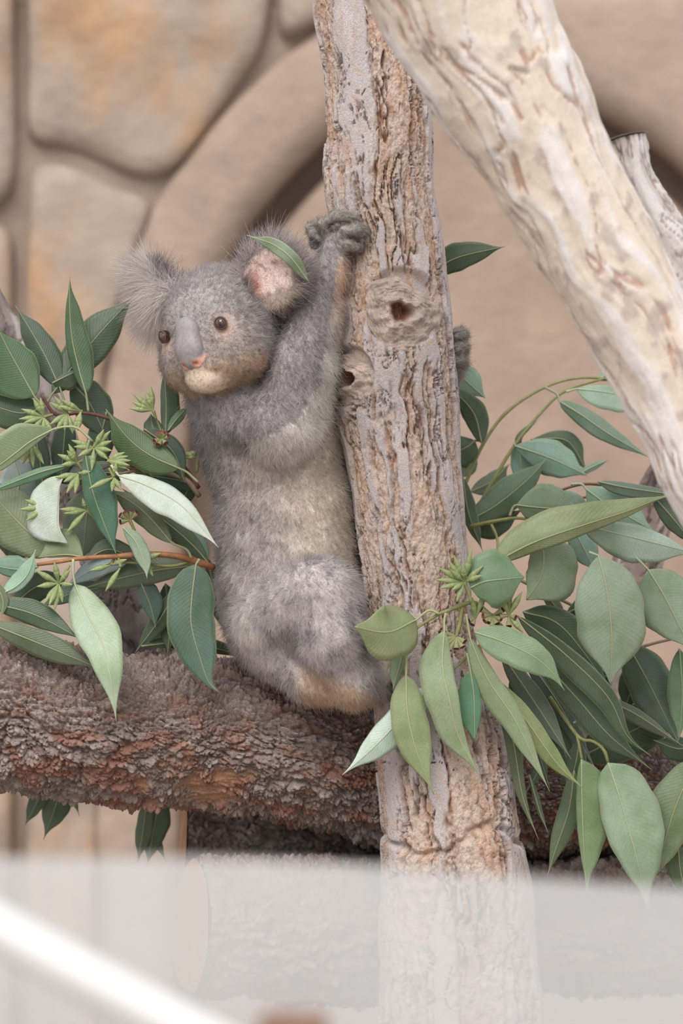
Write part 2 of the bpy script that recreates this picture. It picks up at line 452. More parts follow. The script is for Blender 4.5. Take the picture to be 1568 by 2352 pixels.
KNOTS = [((918, 704), 92, 84), ((806, 858), 60, 64)]
def trunk_disp(bp, TH, ARC, R):
    x, yy, z = cyl_coords(TH, ARC, R)
    q = np.stack([x, yy, z], 1)
    px = 784 + bp[:, 0] / S; py = 1176 - bp[:, 2] / S
    low = sstep(1500, 1800, py)                                   # coarser bark near the foot
    warp = 0.007 * np.stack([fbm(q * 14 + 3, 3), fbm(q * 14 + 9, 3), 0 * x], 1)
    # knots push the grain sideways
    kn = np.zeros(len(px)); front = bp[:, 1] < 0.03
    for (kx, ky), rr, _ in KNOTS:
        dd = np.hypot((px - kx) / 1.0, (py - ky) / 1.35)
        kn = np.maximum(kn, np.exp(-(dd / (rr * 1.5)) ** 2) * front)
    qs = q + warp
    qs[:, :2] *= 1 + 0.25 * kn[:, None]
    s1 = np.stack([qs[:, 0] * 26, qs[:, 1] * 26, qs[:, 2] * 2.6], 1)
    s2 = np.stack([qs[:, 0] * 58, qs[:, 1] * 58, qs[:, 2] * 6.5], 1)
    n1 = fbm(s1, 5, 2.2, 0.52); n2 = fbm(s2 + 31, 5, 2.2, 0.52)
    crack1 = 1 - sstep(0.0, 0.11, np.abs(n1)); crack2 = 1 - sstep(0.0, 0.13, np.abs(n2))
    mask1 = sstep(-0.25, 0.2, fbm(q * np.array([16, 16, 7]) + 20, 3))
    mask2 = sstep(-0.1, 0.35, fbm(q * np.array([22, 22, 9]) + 50, 3))
    fine = fbm(q * np.array([150, 150, 85]) + 5, 4, 2.1, 0.6)
    grain = fbm(q * 420 + 8, 3)
    cross = 1 - sstep(0.0, 0.02, np.abs(fbm(np.stack([x * 20, yy * 20, z * 26], 1) + 70, 3)))
    cross = cross * sstep(0.15, 0.4, fbm(q * 16 + 90, 2))
    plate = sstep(-0.02, 0.22, n1 + 0.30 * n2 + 0.25 * fbm(q * np.array([10, 10, 4]) + 60, 2))
    deep = np.clip(crack1 * (0.45 + 0.55 * mask1) + 0.85 * crack2 * mask2 + 0.6 * cross, 0, 1)
    smoothm = plate * (1 - deep)
    d = 0.0042 * plate - (0.012 + 0.005 * low) * deep + 0.0024 * fine * (1 - 0.8 * smoothm) + 0.0011 * grain * (1 - 0.7 * smoothm)
    d += 0.006 * fbm(q * 7 + 13, 2) + 0.010 * kn
    for (kx, ky), rx_, rz_ in KNOTS:
        e = np.hypot((px - kx) / (rx_ * 1.0), (py - ky - 8) / (rz_ * 1.15))
        m = sstep(1.0, 0.80, e) * front
        d = d * (1 - m) + (-0.005 - 0.04 * sstep(0.34, 0.26, e)) * m
    # brow of the small lump under the hand and a step break at the foot
    lump = np.exp(-(((px - 782) / 22) ** 2 + ((py - 700) / 26) ** 2)) * front
    d += 0.012 * lump
    brk = py - (1925 + 30 * np.sin(px * 0.021) + 18 * fbm(q * 30, 2))
    d -= 0.010 * np.exp(-(brk / 9) ** 2) * front
    col = np.broadcast_to(lin((212, 190, 176)), (len(px), 3)).copy()
    col = lerp_col(col, lin((200, 191, 191)), 0.95 * sstep(0.15, 0.55, smoothm))
    col = lerp_col(col, lin((216, 206, 203)), 0.6 * sstep(0.2, 0.6, fbm(q * np.array([40, 40, 12]) + 23, 3)) * smoothm)
    col = lerp_col(col, lin((204, 180, 168)), 0.7 * sstep(0.1, 0.5, fbm(q * np.array([90, 90, 40]) + 77, 4)) * smoothm)
    col = lerp_col(col, lin((205, 164, 138)), 0.65 * sstep(0.05, 0.5, fbm(q * np.array([50, 50, 16]) + 44, 3)) * (1 - smoothm))
    col = lerp_col(col, lin((196, 156, 134)), 0.7 * sstep(0.40, 0.85, deep))
    col = lerp_col(col, lin((158, 108, 84)), low * 0.55 * sstep(0.3, 0.9, deep) + 0.25 * low * sstep(0.1, 0.5, fbm(q * 18 + 3, 2)) * (1 - smoothm))
    col = lerp_col(col, lin((150, 122, 106)), 0.6 * sstep(0.25, 0.6, fine) * (1 - smoothm))
    col = lerp_col(col, lin((226, 210, 198)), 0.5 * sstep(0.1, 0.6, -fine) * (1 - smoothm))
    return d, np.clip(col * 1.36, 0, 0.9)
TY = [(-180, 700, 915), (0, 727, 945), (100, 740, 965), (300, 752, 987), (420, 748, 988), (480, 758, 995), (600, 782, 1010), (700, 776, 1022), (850, 770, 1036),
      (950, 786, 1045), (1050, 808, 1055), (1200, 828, 1068), (1350, 842, 1080), (1450, 850, 1090), (1600, 866, 1118), (1700, 866, 1150), (1800, 870, 1172),
      (1900, 878, 1192), (2000, 882, 1212), (2350, 872, 1240), (3860, 850, 1290)]
def trunk():
    root = thing('tree_trunk', P(1060, 3850, 0), 'upright pale grey trunk with furrowed bark and two round knots, hugged by the koala', 'tree trunk')
    # dense for the part in view, light below
    y0, y1 = -180, 2450
    ys = np.linspace(y0, y1, 40)
    T = np.array(TY, dtype=float)
    l = np.interp(ys, T[:, 0], T[:, 1]); r = np.interp(ys, T[:, 0], T[:, 2])
    ctr = np.stack([(l + r) / 2, ys, 0 * ys], 1)
    v, f, col, _ = wood(ctr, (r - l) / 2, 380, 960, trunk_disp)
    link('bark', mesh('bark', v, f, True, None, col), M_TRUNK, root)
    ys = np.linspace(2440, 3860, 8); l = np.interp(ys, T[:, 0], T[:, 1]); r = np.interp(ys, T[:, 0], T[:, 2])
    v, f, col, _ = wood(np.stack([(l + r) / 2, ys, 0 * ys], 1), (r - l) / 2, 90, 120, trunk_disp)
    link('trunk_foot', mesh('trunk_foot', v, f, True, None, col), M_TRUNK, root)
    # knots: swollen rings around a rotted hole, wrapped on the front of the trunk
    for k, ((kx, ky), rx, rz) in enumerate(KNOTS):
        L = np.interp(ky, T[:, 0], T[:, 1]); Rr = np.interp(ky, T[:, 0], T[:, 2])
        nr, na = 80, 120
        rr = np.linspace(0, 1, nr); an = np.linspace(0, 2 * math.pi, na, endpoint=False)
        RR, AN = np.meshgrid(rr, an, indexing='ij'); RR = RR.ravel(); AN = AN.ravel()
        wob = 1 + 0.12 * np.sin(AN * 2 + k) + 0.09 * np.sin(AN * 3 + 1.3) + 0.04 * np.sin(AN * 7 + k)
        X = kx + rx * RR * wob * np.cos(AN); Y = ky + 8 + rz * 1.25 * RR * wob * np.sin(AN) * np.where(np.sin(AN) > 0, 1.1, 0.72)
        ll = np.interp(Y, T[:, 0], T[:, 1]); r2 = np.interp(Y, T[:, 0], T[:, 2])
        cx = (ll + r2) / 2; rad = (r2 - ll) / 2
        u = np.clip((X - cx) / rad, -0.985, 0.985)
        base = -rad * np.sqrt(1 - u * u)
        hole = 0.27 if k == 0 else 0.30
        pr = np.stack([X * 0.03, Y * 0.03, 0 * X], 1)
        ring = np.sin(RR * 58 + 6.5 * fbm(pr * 0.8 + k * 5, 4)) * (0.55 + 0.6 * fbm(pr * 1.1 + 9, 3))
        h = 9 * np.exp(-((RR - hole - 0.07) / 0.09) ** 2) + 15 * (1 - RR * RR) + 1.1 * ring * (RR > hole + 0.05) * sstep(1.0, 0.9, RR) + 11 * fbm(pr * 1.3, 5)
        h = np.where(RR < hole, h - 42 * sstep(hole, hole * 0.55, RR) - 4, h) - 20 * sstep(0.86, 1.0, RR)
        off = h + 5
        nx = u; ny = -np.sqrt(1 - u * u)
        V = PA(np.stack([X + nx * off, Y, base + ny * off], 1))
        F = [list(x) for x in grid_faces(na, nr, True)]
        cc = np.broadcast_to(lin((190, 173, 162)), (len(X), 3)).copy()
        cc = lerp_col(cc, lin((212, 190, 178)), sstep(-0.1, 0.5, fbm(pr * 1.4 + 4, 4)))
        cc = lerp_col(cc, lin((168, 122, 104)), sstep(hole * 1.0, hole * 0.7, RR))
        link('knot', mesh('knot', V, pyfaces(F), True, None, cc * 1.34), M_TRUNK, root)
trunk()

def log_disp(seed, orange, gray=(184, 166, 158), elong=2.3, cell=56, amp=1.0):
    def fn(bp, TH, ARC, R):
        x, yy, z = cyl_coords(TH, ARC, R)
        rm = R.mean()
        q = np.stack([x, yy, z], 1) + seed
        px = 784 + bp[:, 0] / S; py = 1176 - bp[:, 2] / S
        wob = fbm(q * 16, 3) * 0.018; wob2 = fbm(q * 16 + 40, 3) * 0.012
        f1, f2, cid = worley(np.stack([(TH * rm + wob2) * cell * 1.5, (z + wob) * cell / elong * 1.5], 1))
        gap = sstep(0.02, 0.30, f2 - f1)
        g1, g2, gid = worley(np.stack([(TH * rm + wob2 * 0.5) * cell * 4, (z + wob * 0.5) * cell * 2.2], 1))
        gap2 = sstep(0.0, 0.4, g2 - g1)
        big = fbm(q * 9 + 5, 3)
        mid = fbm(q * np.array([70, 70, 40]), 4)
        fine = fbm(q * 260, 3)
        d = amp * (0.0075 * (gap - 0.6) * (0.4 + 0.9 * cid) + 0.005 * gap2 * (0.3 + gid) + 0.012 * big + 0.0065 * mid + 0.0024 * fine)
        col = np.broadcast_to(lin(gray), (len(px), 3)).copy()
        col = lerp_col(col, lin((220, 206, 199)), 0.65 * sstep(0.45, 0.95, gid) * gap2)
        col = lerp_col(col, lin((152, 128, 118)), 0.65 * sstep(0.5, 0.1, cid))
        om = orange(px, py, q) * sstep(0.0, 0.45, fbm(q * np.array([42, 42, 20]) + 12, 4))
        col = lerp_col(col, lin((190, 124, 96)), om)
        return d, col
    return fn
def saw_end(ctr_px, rad_px, which, name, root, mat, depth_in=6, ring=True):
    """a flat sawn face closing a limb"""
    i, j = (0, 1) if which == 0 else (-1, -2)
    c = np.array(P(*ctr_px[i])); c2 = np.array(P(*ctr_px[j])); ax = c - c2; ax /= np.linalg.norm(ax)
    r = rad_px[i] * S
    ref = np.array([0, 0, 1.0]) if abs(ax[2]) < 0.9 else np.array([1.0, 0, 0])
    a = np.cross(ax, ref); a /= np.linalg.norm(a); b = np.cross(ax, a)
    nr, na = 10, 48
    an = np.linspace(0, 2 * math.pi, na, endpoint=False)
    vs = []
    for k in range(nr):
        f = 1.02 * (1 - k / (nr - 0.5))
        w = 1 + 0.03 * np.sin(an * 3 + 1) + 0.02 * np.sin(an * 7)
        vs.append(c + ax * (0.002 + 0.0006 * (k % 2)) + (r * f * w)[:, None] * (np.cos(an)[:, None] * a + np.sin(an)[:, None] * b))
    v = np.vstack(vs)
    f = [list(x) for x in grid_faces(na, nr, True)] + [list(range((nr - 1) * na, nr * na))]
    link(name, mesh(name, v, pyfaces(f)), mat, root)
M_SAWN = plain('sawn_wood', (196, 150, 118), 0.85, 0.2, 0.2, 40, 0.002)
M_SAWNPALE = plain('weathered_sawn_wood', (214, 206, 202), 0.85, 0.2, 0.12, 40, 0.002)

def logs():
    # the perch
    root = thing('perch_log', P(-260, 1760, 180), 'thick reddish brown log with rough scaly bark that the koala sits on', 'log')
    c = [(-420, 1570, 90), (-100, 1612, 100), (200, 1665, 120), (430, 1683, 150), (650, 1708, 188), (870, 1770, 282), (1100, 1800, 332), (1350, 1822, 330), (1800, 1840, 330)]
    r = [172, 174, 170, 164, 166, 156, 138, 126, 120]
    def orange(px, py, q):
        return np.clip(0.20 + 0.42 * sstep(1560, 1760, py - 0.10 * px + 40), 0, 1)
    def disp(bp, TH, ARC, R):
        d, col = log_disp(3.0, orange)(bp, TH, ARC, R)
        px = 784 + bp[:, 0] / S; py = 1176 - bp[:, 2] / S
        q = bp * 1.0
        # a scar where the bark has come off, showing tan wood
        e = np.hypot((px - 455) / 120, (py - 1800 - 0.10 * (px - 455)) / 48) + 0.75 * fbm(bp * 26, 4)
        m = (1 - sstep(0.55, 1.0, e)) * (bp[:, 1] < 0.12)
        d = d * (1 - 0.8 * m) - 0.004 * m + 0.006 * m * fbm(bp * np.array([16, 16, 110]), 4)
        col = lerp_col(col, lin((208, 160, 128)), 0.85 * m)
        return d, col
    v, f, col, _ = wood(c, r, 420, 900, disp)
    link('bark', mesh('bark', v, f, True, None, col), M_LOG, root)
    # the dark log underneath, its sawn end showing
    root = thing('support_log', P(440, 2040, 200), 'dark shadowed log with a sawn end under the perch log', 'log')
    c2 = [(424, 1925, 445), (700, 1935, 480), (1000, 1942, 570), (1400, 1945, 590), (1900, 1945, 610)]
    r2 = [94, 92, 86, 82, 82]
    no = lambda px, py, q: 0.15 + 0 * px
    v, f, col, _ = wood(c2, r2, 160, 420, log_disp(11.0, no))
    link('bark', mesh('bark', v, f, True, None, col), M_LOG, root)
    saw_end(c2, r2, 0, 'sawn_end', root, M_SAWN)
    # the lowest log
    root = thing('base_log', P(470, 2280, 120), 'grey brown log lowest of the pile, seen through the whitened acrylic barrier', 'log')
    c3 = [(440, 2128, 110), (760, 2138, 215), (1050, 2132, 376), (1400, 2128, 285), (1900, 2135, 250)]
    r3 = [150, 158, 154, 145, 140]
    no2 = lambda px, py, q: 0.35 + 0 * px
    v, f, col, _ = wood(c3, r3, 200, 420, log_disp(23.0, no2))
    link('bark', mesh('bark', v, f, True, None, col), M_LOG, root)
    saw_end(c3, r3, 0, 'sawn_end', root, M_SAWN)
logs()

def limb_disp(seed, cols, streak=26, amp=1.0):
    def fn(bp, TH, ARC, R):
        x, yy, z = cyl_coords(TH, ARC, R)
        q = np.stack([x, yy, z], 1) + seed
        w = q + 0.03 * np.stack([fbm(q * 6, 2), fbm(q * 6 + 7, 2), 0 * x], 1)
        n1 = fbm(np.stack([w[:, 0] * streak, w[:, 1] * streak, w[:, 2] * streak * 0.10], 1), 4)
        n2 = fbm(np.stack([w[:, 0] * streak, w[:, 1] * streak, w[:, 2] * streak * 0.13], 1) + 31, 4)
        n3 = fbm(q * 30 + 5, 4)
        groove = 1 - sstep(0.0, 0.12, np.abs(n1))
        d = amp * (0.005 * n2 - 0.004 * groove + 0.008 * fbm(q * 5 + 3, 2) + 0.0015 * n3)
        col = np.broadcast_to(lin(cols[0]), (len(x), 3)).copy()
        col = lerp_col(col, lin(cols[1]), sstep(-0.1, 0.35, n2))
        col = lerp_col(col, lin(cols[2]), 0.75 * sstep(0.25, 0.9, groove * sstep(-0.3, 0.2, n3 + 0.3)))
        col = lerp_col(col, lin(cols[3]), 0.6 * sstep(0.2, 0.55, n3) * sstep(0.25, 0.0, n2))
        return d, col
    return fn
def limbs():
    root = thing('leaning_limb', P(2300, 3900, -800), 'thick cream coloured bare limb leaning diagonally in front of the trunk', 'tree limb')
    c = [(930, -260, -900), (1060, 0, -900), (1195, 240, -890), (1335, 500, -880), (1475, 760, -870), (1620, 1040, -860), (1900, 1700, -840), (2600, 3900, -800)]
    r = [215, 190, 160, 138, 122, 122, 125, 140]
    pal = [(242, 225, 208), (248, 241, 238), (190, 146, 124), (186, 170, 166)]
    v, f, col, _ = wood(c, r, 200, 620, limb_disp(5.0, pal, 22))
    link('bark', mesh('bark', v, f, True, None, col), M_LIMB, root)
    c = [(1436, 320, -560), (1462, 420, -570), (1520, 540, -600), (1600, 700, -650), (1760, 1100, -760)]
    r = [50, 48, 60, 72, 90]
    v, f, col, _ = wood(c, r, 80, 220, limb_disp(8.0, [(206, 196, 190), (226, 220, 218), (150, 130, 122), (136, 126, 124)], 34))
    b = link('side_branch', mesh('side_branch', v, f, True, None, col), M_LIMB, root)
    saw_end(c, r, 0, 'sawn_end', b, M_SAWNPALE)
    # grey limb behind the left foliage
    root = thing('grey_limb', P(360, 1560, 330), 'grey mottled limb slanting down behind the leaves beside the koala', 'tree limb')
    c = [(-260, 230, 380), (-120, 520, 370), (-22, 730, 360), (140, 1070, 345), (285, 1400, 335), (338, 1545, 365)]
    r = [48, 50, 54, 56, 60, 62]
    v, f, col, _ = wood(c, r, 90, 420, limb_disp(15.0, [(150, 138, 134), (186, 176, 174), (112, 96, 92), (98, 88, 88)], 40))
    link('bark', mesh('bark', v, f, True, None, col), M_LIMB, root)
    root = thing('mottled_branch', P(1330, 1780, 420), 'pale and dark mottled branch standing behind the hanging leaves', 'tree limb')
    c = [(1760, 640, 560), (1600, 960, 540), (1520, 1120, 530), (1472, 1270, 520), (1432, 1400, 500), (1388, 1570, 525), (1330, 1790, 560)]
    r = [60, 58, 54, 52, 50, 52, 60]
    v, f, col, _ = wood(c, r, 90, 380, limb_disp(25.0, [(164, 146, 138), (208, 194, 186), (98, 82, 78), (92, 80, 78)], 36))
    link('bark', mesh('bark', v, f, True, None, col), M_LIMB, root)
limbs()

# ------------------------------------------------------------------ the koala
# modelled as one continuous surface from blended volumes; space is (px, depth, -py) in pixel units
YAW, ROLL = math.radians(36), math.radians(13.5)
def _roll(v):
    c, s = math.cos(ROLL), math.sin(ROLL)
    return np.array([v[0] * c - v[2] * s, v[1], v[0] * s + v[2] * c])
HF = _roll((-math.sin(YAW), -math.cos(YAW), 0)); HR = _roll((math.cos(YAW), -math.sin(YAW), 0)); HU = _roll((0, 0, 1.0))
HC = np.array([507.0, -70.0, -748.0])
HB = np.stack([HR, HF, HU], 1)          # columns
def hp(r, f, u): return HC + HB @ np.array([r, f, u], dtype=float)
def Q(px, py, d): return np.array([px, d, -py], dtype=float)

class Field:
    def __init__(self, lo, hi, h):
        self.lo = np.array(lo, float); self.h = h
        self.n = np.ceil((np.array(hi) - self.lo) / h).astype(int) + 1
        self.f = np.full(self.n, 400.0, dtype=np.float32)
        self.id = np.zeros(self.n, dtype=np.int16); self.best = np.full(self.n, 400.0, dtype=np.float32)
        self.ax = [self.lo[i] + h * np.arange(self.n[i]) for i in range(3)]
    def box(self, lo, hi):
        a = np.clip(np.floor((np.array(lo) - self.lo) / self.h).astype(int), 0, self.n - 1)
        b = np.clip(np.ceil((np.array(hi) - self.lo) / self.h).astype(int) + 1, 1, self.n)
        sl = tuple(slice(a[i], b[i]) for i in range(3))
        g = np.meshgrid(*[self.ax[i][sl[i]] for i in range(3)], indexing='ij')
        return sl, np.stack(g, -1)
    def add(self, d, sl, k, idn, sub=False):
        f = self.f[sl]
        if sub:
            h = np.clip(0.5 - 0.5 * (f + d) / k, 0, 1)
            self.f[sl] = f * (1 - h) - d * h + k * h * (1 - h)
            return
        h = np.clip(0.5 + 0.5 * (d - f) / k, 0, 1)
        self.f[sl] = d * (1 - h) + f * h - k * h * (1 - h)
        m = d < self.best[sl]
        self.best[sl] = np.where(m, d, self.best[sl]); self.id[sl] = np.where(m, idn, self.id[sl])
    def ell(self, c, rad, k, idn, B=None, sub=False):
        c = np.asarray(c, float); rad = np.asarray(rad, float); R = rad.max() + 3 * k + 10
        sl, g = self.box(c - R, c + R)
        p = g - c
        if B is not None: p = p @ B
        k0 = np.linalg.norm(p / rad, axis=-1); k1 = np.linalg.norm(p / rad ** 2, axis=-1) + 1e-9
        self.add((k0 * (k0 - 1) / k1).astype(np.float32), sl, k, idn, sub)
    def cap(self, a, b, ra, rb, k, idn):
        a = np.asarray(a, float); b = np.asarray(b, float); m = max(ra, rb) + 3 * k + 10
        sl, g = self.box(np.minimum(a, b) - m, np.maximum(a, b) + m)
        ba = b - a; p = g - a
        h = np.clip((p @ ba) / (ba @ ba), 0, 1)
        d = np.linalg.norm(p - h[..., None] * ba, axis=-1) - (ra + (rb - ra) * h)
        self.add(d.astype(np.float32), sl, k, idn)
    def chain(self, pts, rads, k, idn):
        for i in range(len(pts) - 1): self.cap(pts[i], pts[i + 1], rads[i], rads[i + 1], k, idn)
    def sample(self, arr, p):
        q = (p - self.lo) / self.h; i = np.clip(np.floor(q).astype(int), 0, self.n - 2); t = q - i
        o = 0
        for dx in (0, 1):
            for dy in (0, 1):
                for dz in (0, 1):
                    w = (t[:, 0] if dx else 1 - t[:, 0]) * (t[:, 1] if dy else 1 - t[:, 1]) * (t[:, 2] if dz else 1 - t[:, 2])
                    o = o + w * arr[i[:, 0] + dx, i[:, 1] + dy, i[:, 2] + dz]
        return o
    def surface(self):
        """naive surface nets -> verts (n,3), quads"""
        f = self.f; s = f < 0
        nx, ny, nz = f.shape
        cnt = np.zeros((nx - 1, ny - 1, nz - 1), dtype=np.int16); acc = np.zeros((nx - 1, ny - 1, nz - 1, 3), dtype=np.float32)
        cor = [(a, b, c) for a in (0, 1) for b in (0, 1) for c in (0, 1)]
        def view(a, o): return a[o[0]:nx - 1 + o[0], o[1]:ny - 1 + o[1], o[2]:nz - 1 + o[2]]
        inside = sum(view(s, o).astype(np.int8) for o in cor)
        act = (inside > 0) & (inside < 8)
        I = np.argwhere(act)
        vals = np.stack([f[I[:, 0] + o[0], I[:, 1] + o[1], I[:, 2] + o[2]] for o in cor], 1)
        pos = np.zeros((len(I), 3)); num = np.zeros(len(I))
        C = np.array(cor, float)
        for a in range(8):
            for b in range(a + 1, 8):
                if np.abs(C[a] - C[b]).sum() != 1: continue
                m = (vals[:, a] < 0) != (vals[:, b] < 0)
                t = vals[:, a] / (vals[:, a] - vals[:, b] + 1e-12)
                e = C[a] + (C[b] - C[a]) * t[:, None]
                pos += np.where(m[:, None], e, 0); num += m
        verts = self.lo + self.h * (I + pos / num[:, None])
        idx = np.full((nx - 1, ny - 1, nz - 1), -1, dtype=np.int64); idx[I[:, 0], I[:, 1], I[:, 2]] = np.arange(len(I))
        quads = []
        for ax in range(3):
            u, v = [(1, 2), (2, 0), (0, 1)][ax]
            sl0 = [slice(None)] * 3; sl1 = [slice(None)] * 3
            sl0[ax] = slice(0, -1); sl1[ax] = slice(1, None)
            ch = s[tuple(sl0)] != s[tuple(sl1)]
            E = np.argwhere(ch)
            E = E[(E[:, u] > 0) & (E[:, v] > 0) & (E[:, u] < f.shape[u] - 1) & (E[:, v] < f.shape[v] - 1)]
            flip = s[E[:, 0], E[:, 1], E[:, 2]]
            def at(du, dv):
                k = E.copy(); k[:, u] -= du; k[:, v] -= dv
                return idx[k[:, 0], k[:, 1], k[:, 2]]
            q = np.stack([at(1, 1), at(0, 1), at(0, 0), at(1, 0)], 1)
            q[~flip] = q[~flip][:, ::-1]
            quads.append(q)
        q = np.vstack(quads)
        return verts, q[(q >= 0).all(1)]

TORSO, HEAD, EARL, EARR, ARM, HAND, FARM, LEG, FOOT, MUZZLE, RUMP = range(1, 12)
EL_C = hp(-172, -22, 104); ER_C = hp(160, -18, 82)
def basis(n, up):
    n = n / np.linalg.norm(n); a = np.cross(up, n); a /= np.linalg.norm(a); b = np.cross(n, a)
    return np.stack([a, n, b], 1)
EL_N = HF * 0.75 - HR * 0.55; ER_N = HF * 0.95 + HR * 0.12 + HU * 0.05
EL_B = basis(EL_N, HU); ER_B = basis(ER_N, HU)

def koala_field():
    F = Field((250, -330, -1680), (1110, 290, -460), 5.0)
    # trunk of the body
    F.ell(Q(622, 1010, 40), (158, 150, 150), 40, TORSO)
    F.ell(Q(652, 1180, 45), (158, 160, 200), 50, TORSO)
    F.ell(Q(665, 1340, 45), (158, 165, 200), 50, TORSO)
    F.ell(Q(672, 1440, 40), (132, 150, 128), 45, RUMP)
    F.ell(Q(560, 930, 0), (110, 120, 105), 45, TORSO)
    # neck and head
    F.cap(Q(560, 930, 10), HC + np.array([10, 30, -30]), 105, 112, 40, TORSO)
    F.ell(HC, (138, 128, 134), 20, HEAD, HB)
    F.ell(hp(72, 38, -62), (72, 78, 72), 30, HEAD, HB)
    F.ell(hp(-72, 38, -62), (72, 78, 72), 30, HEAD, HB)
    F.ell(hp(0, 78, -78), (66, 68, 58), 26, MUZZLE, HB)
    F.ell(hp(0, 82, -112), (54, 54, 32), 20, MUZZLE, HB)
    F.ell(hp(0, 112, -34), (34, 36, 58), 20, HEAD, HB)
    # shallow eye sockets
    for s in (-1, 1): F.ell(hp(84 * s, 122, 6), (20, 18, 18), 14, HEAD, HB, True)
    # ears: flattened dishes
    F.ell(EL_C, (66, 20, 66), 16, EARL, EL_B); F.cap(EL_C, hp(-112, -15, 74), 22, 44, 22, EARL)
    F.ell(EL_C + EL_N * 24, (46, 18, 48), 10, EARL, EL_B, True)
    F.ell(ER_C, (76, 22, 76), 16, EARR, ER_B); F.cap(ER_C, hp(108, -15, 60), 22, 44, 22, EARR)
    F.ell(ER_C + ER_N * 26, (62, 20, 62), 10, EARR, ER_B, True)
    # near arm, bent up along the trunk
    F.chain([Q(575, 950, -50), Q(655, 975, -120), Q(690, 840, -120), Q(722, 720, -112), Q(752, 625, -104), Q(768, 575, -100)],
            [92, 82, 73, 54, 39, 30], 14, ARM)
    F.ell(Q(770, 552, -98), (30, 28, 26), 10, HAND)
    for pts, r in (([(752, 548, -100), (742, 512, -112), (772, 498, -122), (806, 502, -122)], 14),
                   ([(772, 552, -112), (790, 530, -128), (816, 526, -134), (832, 534, -128)], 14),
                   ([(772, 568, -108), (796, 562, -126), (818, 568, -122)], 12),
                   ([(750, 560, -92), (722, 540, -86), (716, 524, -80)], 13),
                   ([(752, 572, -88), (722, 562, -72), (726, 540, -66)], 11)):
        F.chain([Q(*p) for p in pts], [r, r, r * 0.92, r * 0.8][:len(pts)], 6, HAND)
    # far arm around the back of the trunk
    F.chain([Q(700, 920, 130), Q(800, 905, 205), Q(930, 880, 208), Q(1020, 850, 150), Q(1042, 830, 90)], [70, 56, 44, 34, 26], 18, FARM)
    for py, r in ((766, 13), (797, 14), (826, 12)):
        F.chain([Q(1040, 826, 92), Q(1062, py + 8, 60), Q(1060, py, 22), Q(1046, py + 2, 4)], [18, r, r, r * 0.85], 5, HAND)
    # near leg folded up against the body
    F.chain([Q(630, 1430, -40), Q(692, 1392, -125), Q(732, 1376, -165)], [102, 94, 90], 14, LEG)
    F.chain([Q(732, 1376, -165), Q(762, 1470, -180), Q(806, 1552, -160), Q(848, 1580, -122)], [90, 80, 56, 34], 14, LEG)
    F.chain([Q(664, 1492, -60), Q(725, 1545, -110), Q(806, 1586, -132)], [80, 62, 36], 20, LEG)
    F.chain([Q(840, 1580, -120), Q(872, 1545, -122), Q(884, 1510, -128)], [30, 24, 15], 10, FOOT)
    # far leg
    F.chain([Q(700, 1440, 110), Q(790, 1400, 190), Q(840, 1520, 180)], [90, 66, 42], 22, LEG)
    return F

